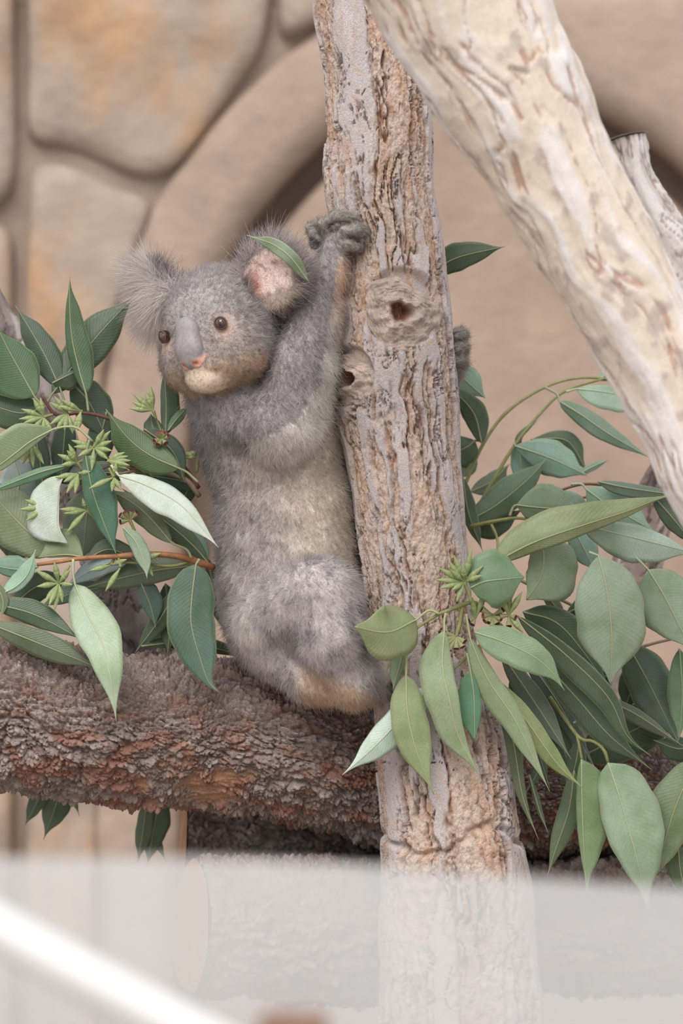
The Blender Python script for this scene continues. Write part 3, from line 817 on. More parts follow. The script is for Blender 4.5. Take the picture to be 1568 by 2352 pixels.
def fur_colour(v, nrm, ids):
    """v in field space; returns linear colours, fur length (px), curl"""
    px, py = v[:, 0], -v[:, 2]; n = len(v)
    gray = linK((177, 171, 172)); dgray = linK((118, 110, 112)); cream = linK((255, 244, 230)); white = linK((255, 250, 245)); tan = linK((208, 184, 162))
    col = np.broadcast_to(gray, (n, 3)).copy()
    L = np.full(n, 17.0)
    nz = fbm(np.stack([px, v[:, 1], py], 1) / 45, 3)
    def mix(c, m):
        col[:] = col * (1 - m[:, None]) + c * m[:, None]
    torso = np.isin(ids, (TORSO, RUMP)); arm = ids == ARM; leg = ids == LEG; head = np.isin(ids, (HEAD, MUZZLE))
    mix(linK((206, 199, 199)), 0.8 * torso * sstep(1120, 1280, py))
    # belly cream, browner and warmer next to the trunk
    edge = 520 + 90 * sstep(1000, 1300, py) + 40 * nz
    bl = sstep(0, 150, px - edge) * torso * sstep(900, 1000, py)
    mix(linK((240, 229, 218)), 0.95 * bl)
    mix(cream, 0.85 * torso * sstep(640, 740, px + 40 * nz) * sstep(900, 1000, py))
    mix(linK((212, 199, 190)), 0.45 * torso * np.exp(-(((px - 600) / 90) ** 2 + ((py - 1120) / 120) ** 2)))
    # white fringe along the inner arm and under the elbow
    line = np.array([(786, 600), (778, 690), (768, 790), (754, 890), (714, 970), (652, 1018), (600, 1030)], float)
    wid = np.array([10, 15, 20, 26, 28, 32, 26], float)
    fringe = np.zeros(n); along = np.zeros(n)
    for i in range(len(line) - 1):
        ba = line[i + 1] - line[i]; pa = np.stack([px, py], 1) - line[i]
        hh = np.clip((pa @ ba) / (ba @ ba), 0, 1)
        dist = np.linalg.norm(pa - hh[:, None] * ba, axis=1) / (wid[i] + (wid[i + 1] - wid[i]) * hh) + 0.25 * nz
        v_ = sstep(1.15, 0.75, dist)
        along = np.where(v_ > fringe, (i + hh) / 6, along); fringe = np.maximum(fringe, v_)
    fringe = fringe * (torso | arm) * (v[:, 1] < 60)
    # arm: grey outside, white inner edge beside the trunk, cream near the wrist
    mix(linK((186, 180, 181)), 0.6 * arm * sstep(700, 560, py))
    mix(white, fringe * sstep(0.1, 0.3, along)); mix(linK((253, 228, 208)), fringe * sstep(0.32, 0.1, along))
    mix(white, arm * sstep(1015, 1045, py + 0.55 * (px - 640)) * (px > 600))
    L = np.where(arm, 15.0, L); L = np.where(fringe > 0.3, 17 + 13 * along, L)
    # leg: pale grey with a cream lower fringe
    mix(linK((226, 219, 219)), 0.85 * leg * sstep(-0.5, 0.5, nz + 0.25))
    low = py - (1508 + 0.46 * (px - 700)) + 14 * nz
    mix(linK((255, 232, 212)), leg * sstep(0, 42, low) * sstep(660, 720, px))
    mix(cream, (ids == FOOT) * 0.8)
    mix(white, 0.85 * np.exp(-(((px - 568) / 34) ** 2 + ((py - 1450 - 0.6 * (px - 568)) / 50) ** 2)) * (v[:, 1] < 60))
    # head in its own frame
    h = (v - HC) @ HB
    r, f, u = h[:, 0], h[:, 1], h[:, 2]
    mix(linK((175, 169, 169)), head * 1.0)
    mix(linK((166, 155, 150)), 0.75 * head * sstep(10, -40, u) * sstep(20, 90, f))
    mix(tan, 0.85 * head * sstep(-55, -110, u + 12 * nz) * sstep(20, 60, f))
    mix(linK((222, 200, 178)), 0.7 * head * sstep(-120, -150, u))
    chin = np.exp(-((r / 46) ** 2 + ((u + 116) / 34) ** 2) ** 2) * (f > 80)
    mix(linK((246, 224, 206)), np.clip(1.3 * chin, 0, 1) * head)
    lip = np.exp(-(((np.abs(r) - 46) / 14) ** 2 + ((u + 92 + 0.35 * (np.abs(r) - 40)) / 6) ** 2)) * (f > 60)
    mix(linK((150, 116, 98)), 0.8 * lip * head)
    for s in (-1, 1):
        e = np.exp(-(((r - 82 * s) / 24) ** 2 + ((u + 4) / 27) ** 2)) * (f > 60)
        mix(linK((212, 184, 170)), np.clip(1.0 * e, 0, 1) * head)
        L = np.where((e > 0.35) & head, 4, L)
    L = np.where(head & (f > 0), np.minimum(L, 12 - 6 * sstep(60, 110, f)), L)
    L = np.where((chin > 0.3) & head, 3.5, L)
    nose = (np.hypot(r / 34, (u + 22) / 60) < 1) & (f > 90)
    L = np.where(nose & head, 0, L)
    mix(linK((150, 128, 116)), (nose & head) * 1.0)
    # ears
    for idn, C, B_, Nn in ((EARL, EL_C, EL_B, EL_N), (EARR, ER_C, ER_B, ER_N)):
        m = ids == idn
        q = (v - C) @ B_
        fr = sstep(-0.1, 0.4, nrm @ (Nn / np.linalg.norm(Nn))) * m
        mix(linK((160, 152, 154)), m * 1.0)
        rim = np.hypot(q[:, 0], q[:, 2])
        if idn == EARL:
            mix(linK((255, 246, 242)), fr); L = np.where(m, 42 + 34 * fr, L)
            mix(linK((255, 248, 244)), fr * sstep(0, -40, q[:, 2]))
        else:
            mix(linK((250, 226, 218)), fr); mix(linK((240, 226, 216)), fr * sstep(-10, -45, q[:, 2]))
            mix(linK((216, 164, 152)), fr * np.exp(-(((q[:, 0] + 40) / 16) ** 2 + ((q[:, 2] + 10) / 34) ** 2)))
            mix(linK((176, 168, 168)), m * sstep(56, 68, rim) * sstep(-60, -20, q[:, 2]))
            L = np.where(m, np.where(rim > 60, 46, np.where(fr > 0.4, 5, 30)), L)
            L = np.where(m & (fr > 0.4) & (q[:, 2] < -32), 20, L)
    hand = ids == HAND
    mix(linK((172, 165, 160)), hand * 1.0)
    L = np.where(hand, 10, L); L = np.where(ids == FOOT, 9, L)
    return np.clip(col, 0, 1), L

def fur_material():
    m, nt, b = newmat('koala_fur')
    nt.nodes.remove(b)
    at = N(nt, 'ShaderNodeAttribute', attribute_name='fcol'); an = N(nt, 'ShaderNodeAttribute', attribute_name='snorm')
    hi = N(nt, 'ShaderNodeHairInfo')
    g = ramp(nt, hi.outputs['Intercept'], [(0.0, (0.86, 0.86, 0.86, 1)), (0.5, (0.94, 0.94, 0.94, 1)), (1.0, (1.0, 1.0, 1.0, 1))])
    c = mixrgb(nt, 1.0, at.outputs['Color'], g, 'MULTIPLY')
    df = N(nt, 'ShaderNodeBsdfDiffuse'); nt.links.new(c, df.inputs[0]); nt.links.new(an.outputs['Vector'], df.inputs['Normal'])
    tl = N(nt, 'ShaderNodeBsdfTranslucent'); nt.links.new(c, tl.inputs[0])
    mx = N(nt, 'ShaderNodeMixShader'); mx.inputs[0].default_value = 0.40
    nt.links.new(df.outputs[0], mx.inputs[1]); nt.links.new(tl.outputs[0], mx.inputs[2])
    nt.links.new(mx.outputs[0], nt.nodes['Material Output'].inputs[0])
    return m

def koala(hairs=230000):
    root = thing('koala', P(700, 1600, 0), 'grey koala with white ear tufts sitting on the log and hugging the trunk', 'koala')
    F = koala_field()
    # soft lumps so the coat is uneven
    sl, g = F.box((250, -330, -1680), (1110, 290, -460))
    near = np.abs(F.f) < 30
    idx = np.argwhere(near); pp = F.lo + idx * F.h
    lum = 5.0 * fbm(pp / 70, 2) + 2.5 * fbm(pp / np.array([34, 34, 15]) + 9, 2) * sstep(930, 1050, -pp[:, 2]) * sstep(1400, 1250, -pp[:, 2])
    hd = np.linalg.norm(pp - HC, axis=1) < 185
    F.f[near] += np.where(hd, lum * 0.15, lum).astype(np.float32)
    V, Qd = F.surface()
    gx = np.gradient(F.f, F.h)
    nr = np.stack([F.sample(a, V) for a in gx], 1); nr /= np.linalg.norm(nr, axis=1)[:, None] + 1e-9
    i = np.clip(np.round((V - F.lo) / F.h).astype(int), 0, F.n - 1); ids = F.id[i[:, 0], i[:, 1], i[:, 2]]
    col, L = fur_colour(V, nr, ids)
    W = PA(np.stack([V[:, 0], -V[:, 2], V[:, 1]], 1))
    mb, nt, b = newmat('koala_skin_and_underfur')
    at = N(nt, 'ShaderNodeAttribute', attribute_name='col'); tc = N(nt, 'ShaderNodeTexCoord')
    nz = noise(nt, 420, 5, tc.outputs['Object'])
    ff = ramp(nt, nz, [(0.3, (0.78, 0.78, 0.78, 1)), (0.7, (0.95, 0.95, 0.95, 1))])
    nt.links.new(mixrgb(nt, 1.0, at.outputs['Color'], ff, 'MULTIPLY'), b.inputs['Base Color'])
    b.inputs['Roughness'].default_value = 0.85; b.inputs['Specular IOR Level'].default_value = 0.1
    body = link('body', mesh('body', W, Qd, True, None, col), mb, root)
    # ---- fur strands
    a, b_, c, d = (V[Qd[:, k]] for k in range(4))
    area = 0.5 * (np.linalg.norm(np.cross(b_ - a, c - a), axis=1) + np.linalg.norm(np.cross(c - a, d - a), axis=1))
    nq = nr[Qd].mean(1)
    wgt = area * np.where(nq[:, 1] > 0.35, 0.3, 1.0)
    hq = np.isin(ids[Qd[:, 0]], (HEAD, MUZZLE)); wgt = wgt * np.where(hq, 2.0, 1.0)
    eq = np.isin(ids[Qd[:, 0]], (EARL, EARR)); wgt = wgt * np.where(eq, 3.0, 1.0)
    wgt = wgt * np.where(ids[Qd[:, 0]] == HAND, 2.0, 1.0)
    pick = rng.choice(len(Qd), size=hairs, p=wgt / wgt.sum())
    u = rng.random((hairs, 1)); w = rng.random((hairs, 1))
    def bil(A): return (A[Qd[pick, 0]] * (1 - u) + A[Qd[pick, 1]] * u) * (1 - w) + (A[Qd[pick, 3]] * (1 - u) + A[Qd[pick, 2]] * u) * w
    p0 = bil(V); n0 = bil(nr); n0 /= np.linalg.norm(n0, axis=1)[:, None]
    hid = ids[Qd[pick, 0]]
    hc, hl = fur_colour(p0, n0, hid)
    keep = hl > 0.5
    # flow direction
    flow = np.tile(np.array([0.0, 0.0, -1.0]), (hairs, 1))
    hm = np.isin(hid, (HEAD, MUZZLE)); nose = hp(0, 140, -10)
    fl = p0 - nose; fl /= np.linalg.norm(fl, axis=1)[:, None] + 1e-9
    flow[hm] = fl[hm]
    for idn, C in ((EARL, EL_C), (EARR, ER_C)):
        m = hid == idn; e = p0 - C; e /= np.linalg.norm(e, axis=1)[:, None] + 1e-9
        out = (HU * 0.35 + HR * (-0.85 if idn == EARL else 0.7))
        flow[m] = e[m] * 0.75 + out * 0.75 + (np.array([0, 0, -0.55]) if idn == EARL else 0)
    m = hid == ARM; flow[m] = np.array([0.35, -0.1, -0.7])
    m = hid == LEG; flow[m] = np.array([0.35, 0.0, -0.8])
    m = hid == HAND; flow[m] = np.array([0.8, -0.2, 0.2])
    flow = flow - n0 * (flow * n0).sum(1)[:, None]
    flow /= np.linalg.norm(flow, axis=1)[:, None] + 1e-6
    # clumping: tufts share a direction offset taken from noise, plus single strand jitter
    cl = np.stack([perlin(p0 / 11 + 3.3), perlin(p0 / 11 + 51.7), perlin(p0 / 11 + 97.1)], 1) * 1.5
    jit = rng.normal(size=(hairs, 3)) * 0.38
    sh = np.where(hm, 0.55, 0.85)[:, None]
    sh = np.where(np.isin(hid, (EARL, EARR))[:, None], 0.35, sh)
    sh = np.where((hid == HAND)[:, None], 0.35, sh)
    dirv = n0 * sh + flow * 0.5 + cl * 0.75 + jit
    low = (dirv * n0).sum(1)
    dirv += n0 * np.maximum(0, 0.22 - low)[:, None]
    dirv /= np.linalg.norm(dirv, axis=1)[:, None]
    hl = hl * (0.65 + 0.6 * rng.random(hairs)) * (1 + 0.35 * perlin(p0 / 16))
    hl = hl * (1 + 0.7 * (rng.random(hairs) < 0.06)); hl = np.clip(hl, 0, 90)
    bend = flow * 0.55 + rng.normal(size=(hairs, 3)) * 0.42
    longm = np.isin(hid, (EARL, EARR)); bend[longm] *= 0.45
    k = 5
    ts = np.linspace(0, 1, k)
    pts = np.stack([p0 - n0 * 1.0 + dirv * (hl * t)[:, None] + bend * (hl * t * t * 0.5)[:, None] for t in ts], 1)
    pts = pts[keep]; hc = hc[keep]; n0k = n0[keep]; hk = hid[keep]; nh = len(pts)
    # salt and pepper
    tone = 1 + 0.20 * rng.normal(size=nh) + 0.36 * perlin(p0[keep] / 8 + 7) + 0.18 * perlin(p0[keep] / 26 + 3)
    hc = np.clip(hc * 1.22 * np.clip(tone, 0.5, 1.6)[:, None], 0, None)
    hc = hc * np.minimum(1, 0.93 / np.maximum(hc.max(1), 1e-6))[:, None]      # keep the hue, never reflect more than arrives
    flat = pts.reshape(-1, 3)
    Wp = PA(np.stack([flat[:, 0], -flat[:, 2], flat[:, 1]], 1)).astype(np.float32)
    cu = bpy.data.hair_curves.new('fur')
    cu.add_curves([k] * nh)
    cu.attributes['position'].data.foreach_set('vector', Wp.ravel())
    rad = np.tile(np.array([0.26, 0.27, 0.25, 0.19, 0.06]) * S, (nh, 1))
    rad[np.isin(hk, (HEAD, MUZZLE, HAND))] *= 0.8
    rad[np.isin(hk, (EARL, EARR))] *= 0.8
    ra = cu.attributes.get('radius') or cu.attributes.new('radius', 'FLOAT', 'POINT')
    ra.data.foreach_set('value', rad.astype(np.float32).ravel())
    c4 = np.ones((nh, 4), dtype=np.float32); c4[:, :3] = hc
    ca = cu.attributes.new('fcol', 'FLOAT_COLOR', 'CURVE'); ca.data.foreach_set('color', c4.ravel())
    sn = cu.attributes.new('snorm', 'FLOAT_VECTOR', 'CURVE'); sn.data.foreach_set('vector', n0k.astype(np.float32).ravel())
    fo = link('fur', cu, None, root); cu.materials.append(fur_material())
    fo['kind'] = 'stuff'
    # ---- nose: leathery spoon shape with nostrils
    G = Field(HC - 230, HC + 230, 3.0)
    G.ell(hp(0, 130, 4), (31, 24, 36), 14, 1, HB); G.ell(hp(0, 141, -36), (36, 25, 40), 14, 1, HB)
    G.ell(hp(0, 140, -64), (28, 20, 18), 10, 1, HB)
    for s in (-1, 1):
        G.cap(hp(16 * s, 140, -74), hp(30 * s, 128, -58), 10, 12, 6, 1)
        G.ell(hp(19 * s, 160, -72), (8, 12, 6), 4, 1, HB, True)
    nv, nq_ = G.surface()
    q = (nv - HC) @ HB
    nc = np.broadcast_to(linK((146, 140, 142)), (len(nv), 3)).copy()
    nc = lerp_col(nc, linK((226, 176, 156)), sstep(-58, -68, q[:, 2] - 0.35 * np.abs(q[:, 0]) + 6) * sstep(4, 14, np.abs(q[:, 0])))
    nc = lerp_col(nc, linK((150, 84, 66)), 0.8 * np.exp(-(((np.abs(q[:, 0]) - 15) / 8) ** 2 + ((q[:, 2] + 70) / 8) ** 2)))
    mm, nt, b = newmat('koala_nose_skin')
    at = N(nt, 'ShaderNodeAttribute', attribute_name='col'); tc = N(nt, 'ShaderNodeTexCoord')
    nt.links.new(mixrgb(nt, 1.0, at.outputs['Color'], ramp(nt, noise(nt, 260, 5, tc.outputs['Object']), [(0.3, (0.8, 0.8, 0.8, 1)), (0.7, (1.12, 1.12, 1.12, 1))]), 'MULTIPLY'), b.inputs['Base Color'])
    b.inputs['Roughness'].default_value = 0.5; bump(nt, noise(nt, 1500, 3, tc.outputs['Object']), 0.3, 0.0006, b)
    link('nose', mesh('nose', PA(np.stack([nv[:, 0], -nv[:, 2], nv[:, 1]], 1)), nq_, True, None, nc), mm, root)
    # ---- eyes: brown iris, upright slit pupil, glossy
    me_, nt, b = newmat('koala_eye')
    at = N(nt, 'ShaderNodeAttribute', attribute_name='col'); nt.links.new(at.outputs['Color'], b.inputs['Base Color'])
    b.inputs['Roughness'].default_value = 0.06; b.inputs['Specular IOR Level'].default_value = 0.9
    lid = plain('koala_eyelid', (104, 78, 72), 0.6, 0.3)
    for s in (-1, 1):
        C = hp(82 * s, 110, 6); R = 14.5
        look = HF * 0.90 + HR * 0.42 * s; look /= np.linalg.norm(look)
        B_ = basis(look, HU)
        na, nn = 40, 24
        ph = np.linspace(0.0, math.pi, nn); an = np.linspace(0, 2 * math.pi, na, endpoint=False)
        PH, AN = np.meshgrid(ph, an, indexing='ij')
        loc = np.stack([np.sin(PH) * np.cos(AN), np.cos(PH), np.sin(PH) * np.sin(AN)], -1).reshape(-1, 3)
        ev = C + (loc * R) @ B_.T
        ec = np.broadcast_to(linK((82, 50, 44)), (len(loc), 3)).copy()
        ec = lerp_col(ec, linK((22, 16, 18)), ((np.abs(loc[:, 0]) < 0.2) & (np.abs(loc[:, 2]) < 0.55) & (loc[:, 1] > 0)).astype(float))
        ec = lerp_col(ec, linK((40, 28, 28)), sstep(0.72, 0.9, np.hypot(loc[:, 0], loc[:, 2])))
        ey = link('eye', mesh('eye', PA(np.stack([ev[:, 0], -ev[:, 2], ev[:, 1]], 1)), grid_faces(na, nn, True), True, None, ec), me_, root)
        # eyelid ring
        a2 = np.linspace(0, 2 * math.pi, 40)
        ringp = C + look * 6.5 + np.stack([(13.8 * np.cos(a2))[:, None] * B_[:, 0] + (13.6 * np.sin(a2))[:, None] * B_[:, 2]], 0)[0]
        vv, ff = tube(PA(np.stack([ringp[:, 0], -ringp[:, 2], ringp[:, 1]], 1)), 2.2 * S, 8, False)
        link('eyelid', mesh('eyelid', vv, pyfaces(ff)), lid, ey)
    # ---- claws
    mc = plain('koala_claw', (126, 122, 124), 0.4, 0.5, 0.2, 200)
    for pts, r0 in (([(800, 500, -124), (818, 500, -128), (830, 512, -120), (834, 520, -112)], 8), ([(826, 530, -134), (842, 532, -132), (850, 544, -122), (851, 552, -114)], 8),
                    ([(812, 564, -124), (824, 565, -126), (831, 576, -116), (831, 584, -108)], 7.5),
                    ([(1060, 762, 14), (1046, 760, -6), (1030, 768, -24), (1020, 776, -34)], 7), ([(1062, 795, 14), (1046, 794, -8), (1030, 804, -28), (1020, 812, -38)], 7),
                    ([(1058, 826, 12), (1046, 824, -6), (1036, 832, -22), (1028, 840, -30)], 6.5)):
        c = catmull(pts, 9); vv, ff = tube(PA(c), np.linspace(r0, 0.8, 9) * S, 10)
        link('claw', mesh('claw', vv, pyfaces(ff)), mc, root)
koala()

# ------------------------------------------------------------------ eucalyptus cuttings
def leaf(root, pts, wl, wr, d, col, peak=0.40, pet=None, tl=0.25, tr=0.25, arch=0.0, wave=0.05, k=1.9):
    """pts: midrib in photo px from base to tip; wl / wr: half widths left / right of travel; d: depth (px) at base, tip or a list"""
    ns, nc = 24, 9
    dd = np.interp(np.linspace(0, 1, len(pts)), np.linspace(0, 1, len(d)), d)
    m = catmull([[p[0], p[1], z] for p, z in zip(pts, dd)], ns)
    t = np.linspace(0, 1, ns)
    tan = np.gradient(m[:, :2], axis=0); tan /= np.linalg.norm(tan, axis=1)[:, None] + 1e-9
    nrm = np.stack([tan[:, 1], -tan[:, 0]], 1)
    ph0 = random.random() * 6.3
    a = peak * k; b = (1 - peak) * k
    tt = np.clip(t, 0.0, 1.0)
    prof = tt ** a * (1 - tt) ** b / (peak ** a * (1 - peak) ** b)
    prof = prof * (1 - 0.6 * sstep(0.70, 0.97, tt)) * (1 + 0.035 * np.sin(tt * 13 + ph0) + 0.02 * np.sin(tt * 29 + ph0 * 3))
    prof = np.maximum(prof, 0.018)
    us = np.linspace(-1, 1, nc)
    m[:, 2] -= arch * np.sin(t * math.pi)
    ph = random.random() * 6.3
    V = np.zeros((ns, nc, 3)); UV = np.zeros((ns, nc, 2))
    for j, u in enumerate(us):
        w = (wl if u > 0 else wr) * prof * abs(u)
        sg = 1 if u > 0 else -1
        tilt = tl if u > 0 else tr
        V[:, j, :2] = m[:, :2] + nrm * (sg * w)[:, None]
        V[:, j, 2] = m[:, 2] + w * tilt + wave * w * np.sin(t * 9 + ph + 2 * sg) * abs(u)
        UV[:, j, 0] = u; UV[:, j, 1] = t
    W = PA(V.reshape(-1, 3)).reshape(ns, nc, 3)
    du = np.gradient(W, axis=1); dv = np.gradient(W, axis=0)
    n3 = np.cross(dv, du); n3 /= np.linalg.norm(n3, axis=2)[:, :, None] + 1e-12
    th = 0.00022
    top = (W + n3 * th).reshape(-1, 3); bot = (W - n3 * th).reshape(-1, 3)
    f = grid_faces(nc, ns, False); o = ns * nc
    F = [list(x) for x in f] + [[i + o for i in x[::-1]] for x in f.tolist()]
    edge = [i for i in range(nc)] + [r * nc + nc - 1 for r in range(1, ns)] + [(ns - 1) * nc + i for i in range(nc - 2, -1, -1)] + [r * nc for r in range(ns - 2, 0, -1)]
    for i in range(len(edge)):
        p, q = edge[i], edge[(i + 1) % len(edge)]
        F.append([q, p, p + o, q + o])
    uv = np.vstack([UV.reshape(-1, 2)] * 2)
    ob = link('leaf', mesh('leaf', np.vstack([top, bot]), np.array(F), True, uv), M_LEAF, root)
    c = lin(col); c = 0.76 * c + 0.24 * c.mean() * np.array([1.04, 1.0, 0.96]); c = c * 1.24 + 0.004
    ob.color = (float(c[0]), float(c[1]), float(c[2]), 1)
    # midrib, running back into the leaf stalk
    line = m.copy(); line[:, 2] -= 0.6
    rad = np.interp(t, [0, 0.3, 1], [2.3, 1.7, 0.7])
    if pet:
        q = [list(p) + [dd[0] + 2] for p in pet] + [list(m[0])]
        pl = catmull(q, 10)[:-1]
        line = np.vstack([pl, line]); rad = np.concatenate([np.linspace(3.4, 2.6, len(pl)), rad])
    v, ff = tube(PA(line), rad * S, 6)
    rb = link('midrib', mesh('midrib', v, pyfaces(ff)), M_RIB, ob)
    rc = 0.55 * c + 0.45 * lin((206, 202, 156))
    rb.color = (float(rc[0]), float(rc[1]), float(rc[2]), 1)
    return ob

def stem(root, pts, r0, r1, mat, n=24, nodes=True):
    c = catmull(pts, n)
    rad = np.linspace(r0, r1, n)
    if nodes: rad = rad * (1 + 0.16 * np.maximum(0, np.sin(np.linspace(0, 5 * math.pi, n))) ** 6)
    v, f = tube(PA(c), rad * S, 8)
    return link('stem', mesh('stem', v, pyfaces(f)), mat, root)

def lathe(prof, na=12):
    pr = np.array(prof, dtype=float); n = len(pr)
    an = np.linspace(0, 2 * math.pi, na, endpoint=False)
    v = np.stack([pr[:, None, 1] * np.cos(an), pr[:, None, 1] * np.sin(an), np.broadcast_to(pr[:, None, 0], (n, na))], -1).reshape(-1, 3) * S
    f = [list(x) for x in grid_faces(na, n, True)]
    return v, f
BUD_V, BUD_F = lathe([(0, 2.0), (6, 2.6), (14, 5.2), (20, 6.6), (26, 7.0), (27, 6.0), (28.5, 6.8), (32, 6.0), (38, 4.0), (44, 2.3), (48, 1.1), (49, 0.1)])
BUD_ME = mesh('bud', BUD_V, pyfaces(BUD_F)); BUD_ME.materials.append(M_BUD)
CUP_V, CUP_F = lathe([(0, 2.6), (8, 3.4), (18, 6.0), (25, 6.6), (27, 7.2), (28, 6.6), (26, 4.6), (21, 3.8), (20, 0.1)])
CUP_ME = mesh('seed_cup', CUP_V, pyfaces(CUP_F)); CUP_ME.materials.append(M_CUP); CUP_ME.materials.append(M_CUPIN)
for i, p in enumerate(CUP_ME.polygons):
    if i >= 12 * 4: p.material_index = 1
def cluster(root, c, stalk, buds, d, cup=False):
    """c: centre px; stalk: px points to the twig; buds: list of (angle deg in the picture, length scale, lean towards the viewer)"""
    pts = [list(p) + [d + 4] for p in stalk] + [[c[0], c[1], d]]
    line = catmull(pts, 8)
    v, f = tube(PA(line), np.linspace(3.0, 4.2, 8) * S, 8)
    o = link('bud_cluster', mesh('bud_cluster', v, pyfaces(f)), M_STEM_G, root)
    for a, l, lean in buds:
        a = math.radians(a)
        iscup = cup and not (l < 0)
        me = CUP_ME if iscup else BUD_ME
        dirv = Vector((math.cos(a), -lean, math.sin(a))).normalized()
        b = bpy.data.objects.new('seed_cup' if iscup else 'bud', me); COL.objects.link(b)
        b.parent = o
        b.location = P(c[0], c[1], d) + dirv * 2 * S
        b.rotation_mode = 'QUATERNION'; b.rotation_quaternion = dirv.to_track_quat('Z', 'Y')
        l = abs(l); b.scale = (0.85 + 0.15 * l, 0.85 + 0.15 * l, l)
    return o

DK = (74, 98, 68); DKB = (72, 96, 74); GR = (74, 110, 66); OL = (130, 145, 98); SG = (150, 176, 148); PALE = (204, 220, 204)
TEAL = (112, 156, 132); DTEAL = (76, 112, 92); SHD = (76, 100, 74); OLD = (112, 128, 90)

def left_foliage():
    G = 'eucalyptus cuttings beside the koala'
    # ---- upper cutting, brown twig rising to dark leaves
    r = thing('eucalyptus_branch', P(470, 1135, 60), 'eucalyptus cutting with brown twig and upright dark green leaves by the face', 'branch', G)
    stem(r, [(456, 1122, 66), (430, 1085, 60), (400, 1052, 50), (300, 985, 20), (240, 958, 10), (185, 948, 0), (128, 952, -5), (95, 905, -10)], 6, 3.2, M_STEM_R, 40)
    leaf(r, [(80, 912), (48, 855), (22, 808), (-6, 752)], 82, 46, [-10, 10], GR, 0.42, [(95, 930)])
    leaf(r, [(138, 892), (105, 820), (70, 758), (35, 702)], 34, 36, [30, 60], DKB, 0.40, [(150, 930)])
    leaf(r, [(198, 905), (182, 850), (166, 780), (160, 705), (160, 632)], 16, 40, [-20, 10], (72, 106, 66), 0.36, [(203, 945)], tl=0.9)
    leaf(r, [(120, 905), (190, 812), (250, 742), (312, 678)], 48, 46, [30, 70], DK, 0.45, [(105, 930)])
    leaf(r, [(98, 938), (40, 948), (-60, 915)], 42, 68, [20, 40], (82, 108, 76), 0.5)
    leaf(r, [(165, 880), (205, 925), (252, 1020)], 48, 42, [45, 60], DKB, 0.4)
    leaf(r, [(70, 950), (92, 1060), (104, 1190)], 24, 24, [36, 40], DKB, 0.4)
    leaf(r, [(152, 962), (146, 1030), (138, 1120)], 30, 30, [45, 60], DKB, 0.4)
    leaf(r, [(245, 945), (225, 1030), (205, 1110)], 34, 30, [55, 70], DKB, 0.4)
    leaf(r, [(120, 880), (160, 860), (185, 850)], 8, 34, [24, 26], DK, 0.5)
    leaf(r, [(412, 1076), (345, 1046), (292, 1004), (243, 940)], 44, 38, [-40, -10], (80, 108, 56), 0.42, [(455, 1108), (430, 1085)])
    leaf(r, [(380, 1000), (382, 930), (376, 838)], 14, 32, [40, 60], DK, 0.42)
    leaf(r, [(385, 990), (412, 955), (436, 932)], 12, 12, [40, 60], (96, 130, 90), 0.45)
    leaf(r, [(372, 1010), (352, 985), (346, 950)], 22, 22, [30, 45], (80, 108, 72), 0.5)
    leaf(r, [(330, 985), (395, 1035), (425, 1110)], 26, 30, [20, 30], DKB, 0.45)
    stem(r, [(365, 1040, 25), (372, 1000, 25), (358, 960, 20), (352, 945, 20)], 2.6, 2, M_STEM_G, 12)
    cluster(r, (100, 958), [(122, 952)], [(160, 1.1, .3), (185, 1.15, .3), (198, 1.0, .4), (232, 1.0, .4), (272, 1.0, .3), (300, .9, .4), (118, 1.0, .3), (98, .9, .2)], -22)
    cluster(r, (155, 948), [(150, 950)], [(128, 1.0, .4), (150, 1.0, .5), (215, 1.0, .3), (238, 1.0, .3), (262, .9, .4), (285, 1.0, .2)], -22)
    cluster(r, (186, 944), [(190, 948)], [(168, 1.1, .3), (150, 1.05, .4), (250, 1.0, .2), (262, .95, .3)], -22)
    cluster(r, (352, 943), [(358, 962)], [(175, 1.1, .2), (158, 1.05, .2), (140, 1.2, .2), (112, .95, .2), (96, 1.15, .2)], 10)
    cluster(r, (372, 1008), [(372, 990)], [(130, .6, .6), (60, .6, .6), (20, .6, .5), (200, .8, .8), (240, .7, .8), (310, .6, .8), (90, .6, .4)], -26, True)
    # ---- middle cutting with pale leaves and bud clusters
    r = thing('eucalyptus_branch', P(470, 1150, 40), 'eucalyptus cutting with pale drooping leaves and many bud clusters beside the koala', 'branch', G)
    stem(r, [(458, 1140, 55), (420, 1098, 40), (330, 1078, 14), (262, 1064, -12), (225, 1026, -36), (205, 1010, -44)], 6, 3, M_STEM_B, 30)
    stem(r, [(262, 1064, -20), (215, 1085, -20), (160, 1120, -20), (130, 1165, -20)], 4, 3, M_STEM_B, 16)
    stem(r, [(330, 1078, 14), (290, 1085, 2), (235, 1100, -10)], 4, 2.5, M_STEM_B, 12)
    leaf(r, [(122, 986), (70, 1014), (30, 1045), (-50, 1105)], 16, 58, [-50, -70], (136, 158, 112), 0.5, [(212, 1014), (180, 984), (150, 980)], tr=-0.2)
    leaf(r, [(168, 1066), (100, 1082), (40, 1104), (-40, 1136)], 15, 10, [-40, -60], (92, 140, 104), 0.45)
    leaf(r, [(30, 1055), (44, 1105), (30, 1180)], 46, 50, [60, 80], (160, 178, 172), 0.45)
    leaf(r, [(146, 1092), (134, 1125), (131, 1175), (133, 1212), (156, 1248)], 5, 70, [-60, -50], PALE, 0.55, tr=0.35, k=1.5)
    leaf(r, [(196, 1045), (212, 1125), (238, 1200), (268, 1276)], 48, 22, [-60, -50], (72, 124, 96), 0.40, [(205, 1010)])
    leaf(r, [(272, 1092), (335, 1114), (410, 1156), (462, 1210), (502, 1258)], 24, 44, [-80, -95], PALE, 0.40, [(255, 1068)], tl=0.5, tr=-0.15)
    leaf(r, [(282, 1062), (318, 1076), (352, 1108)], 14, 14, [0, 10], OLD, 0.45)
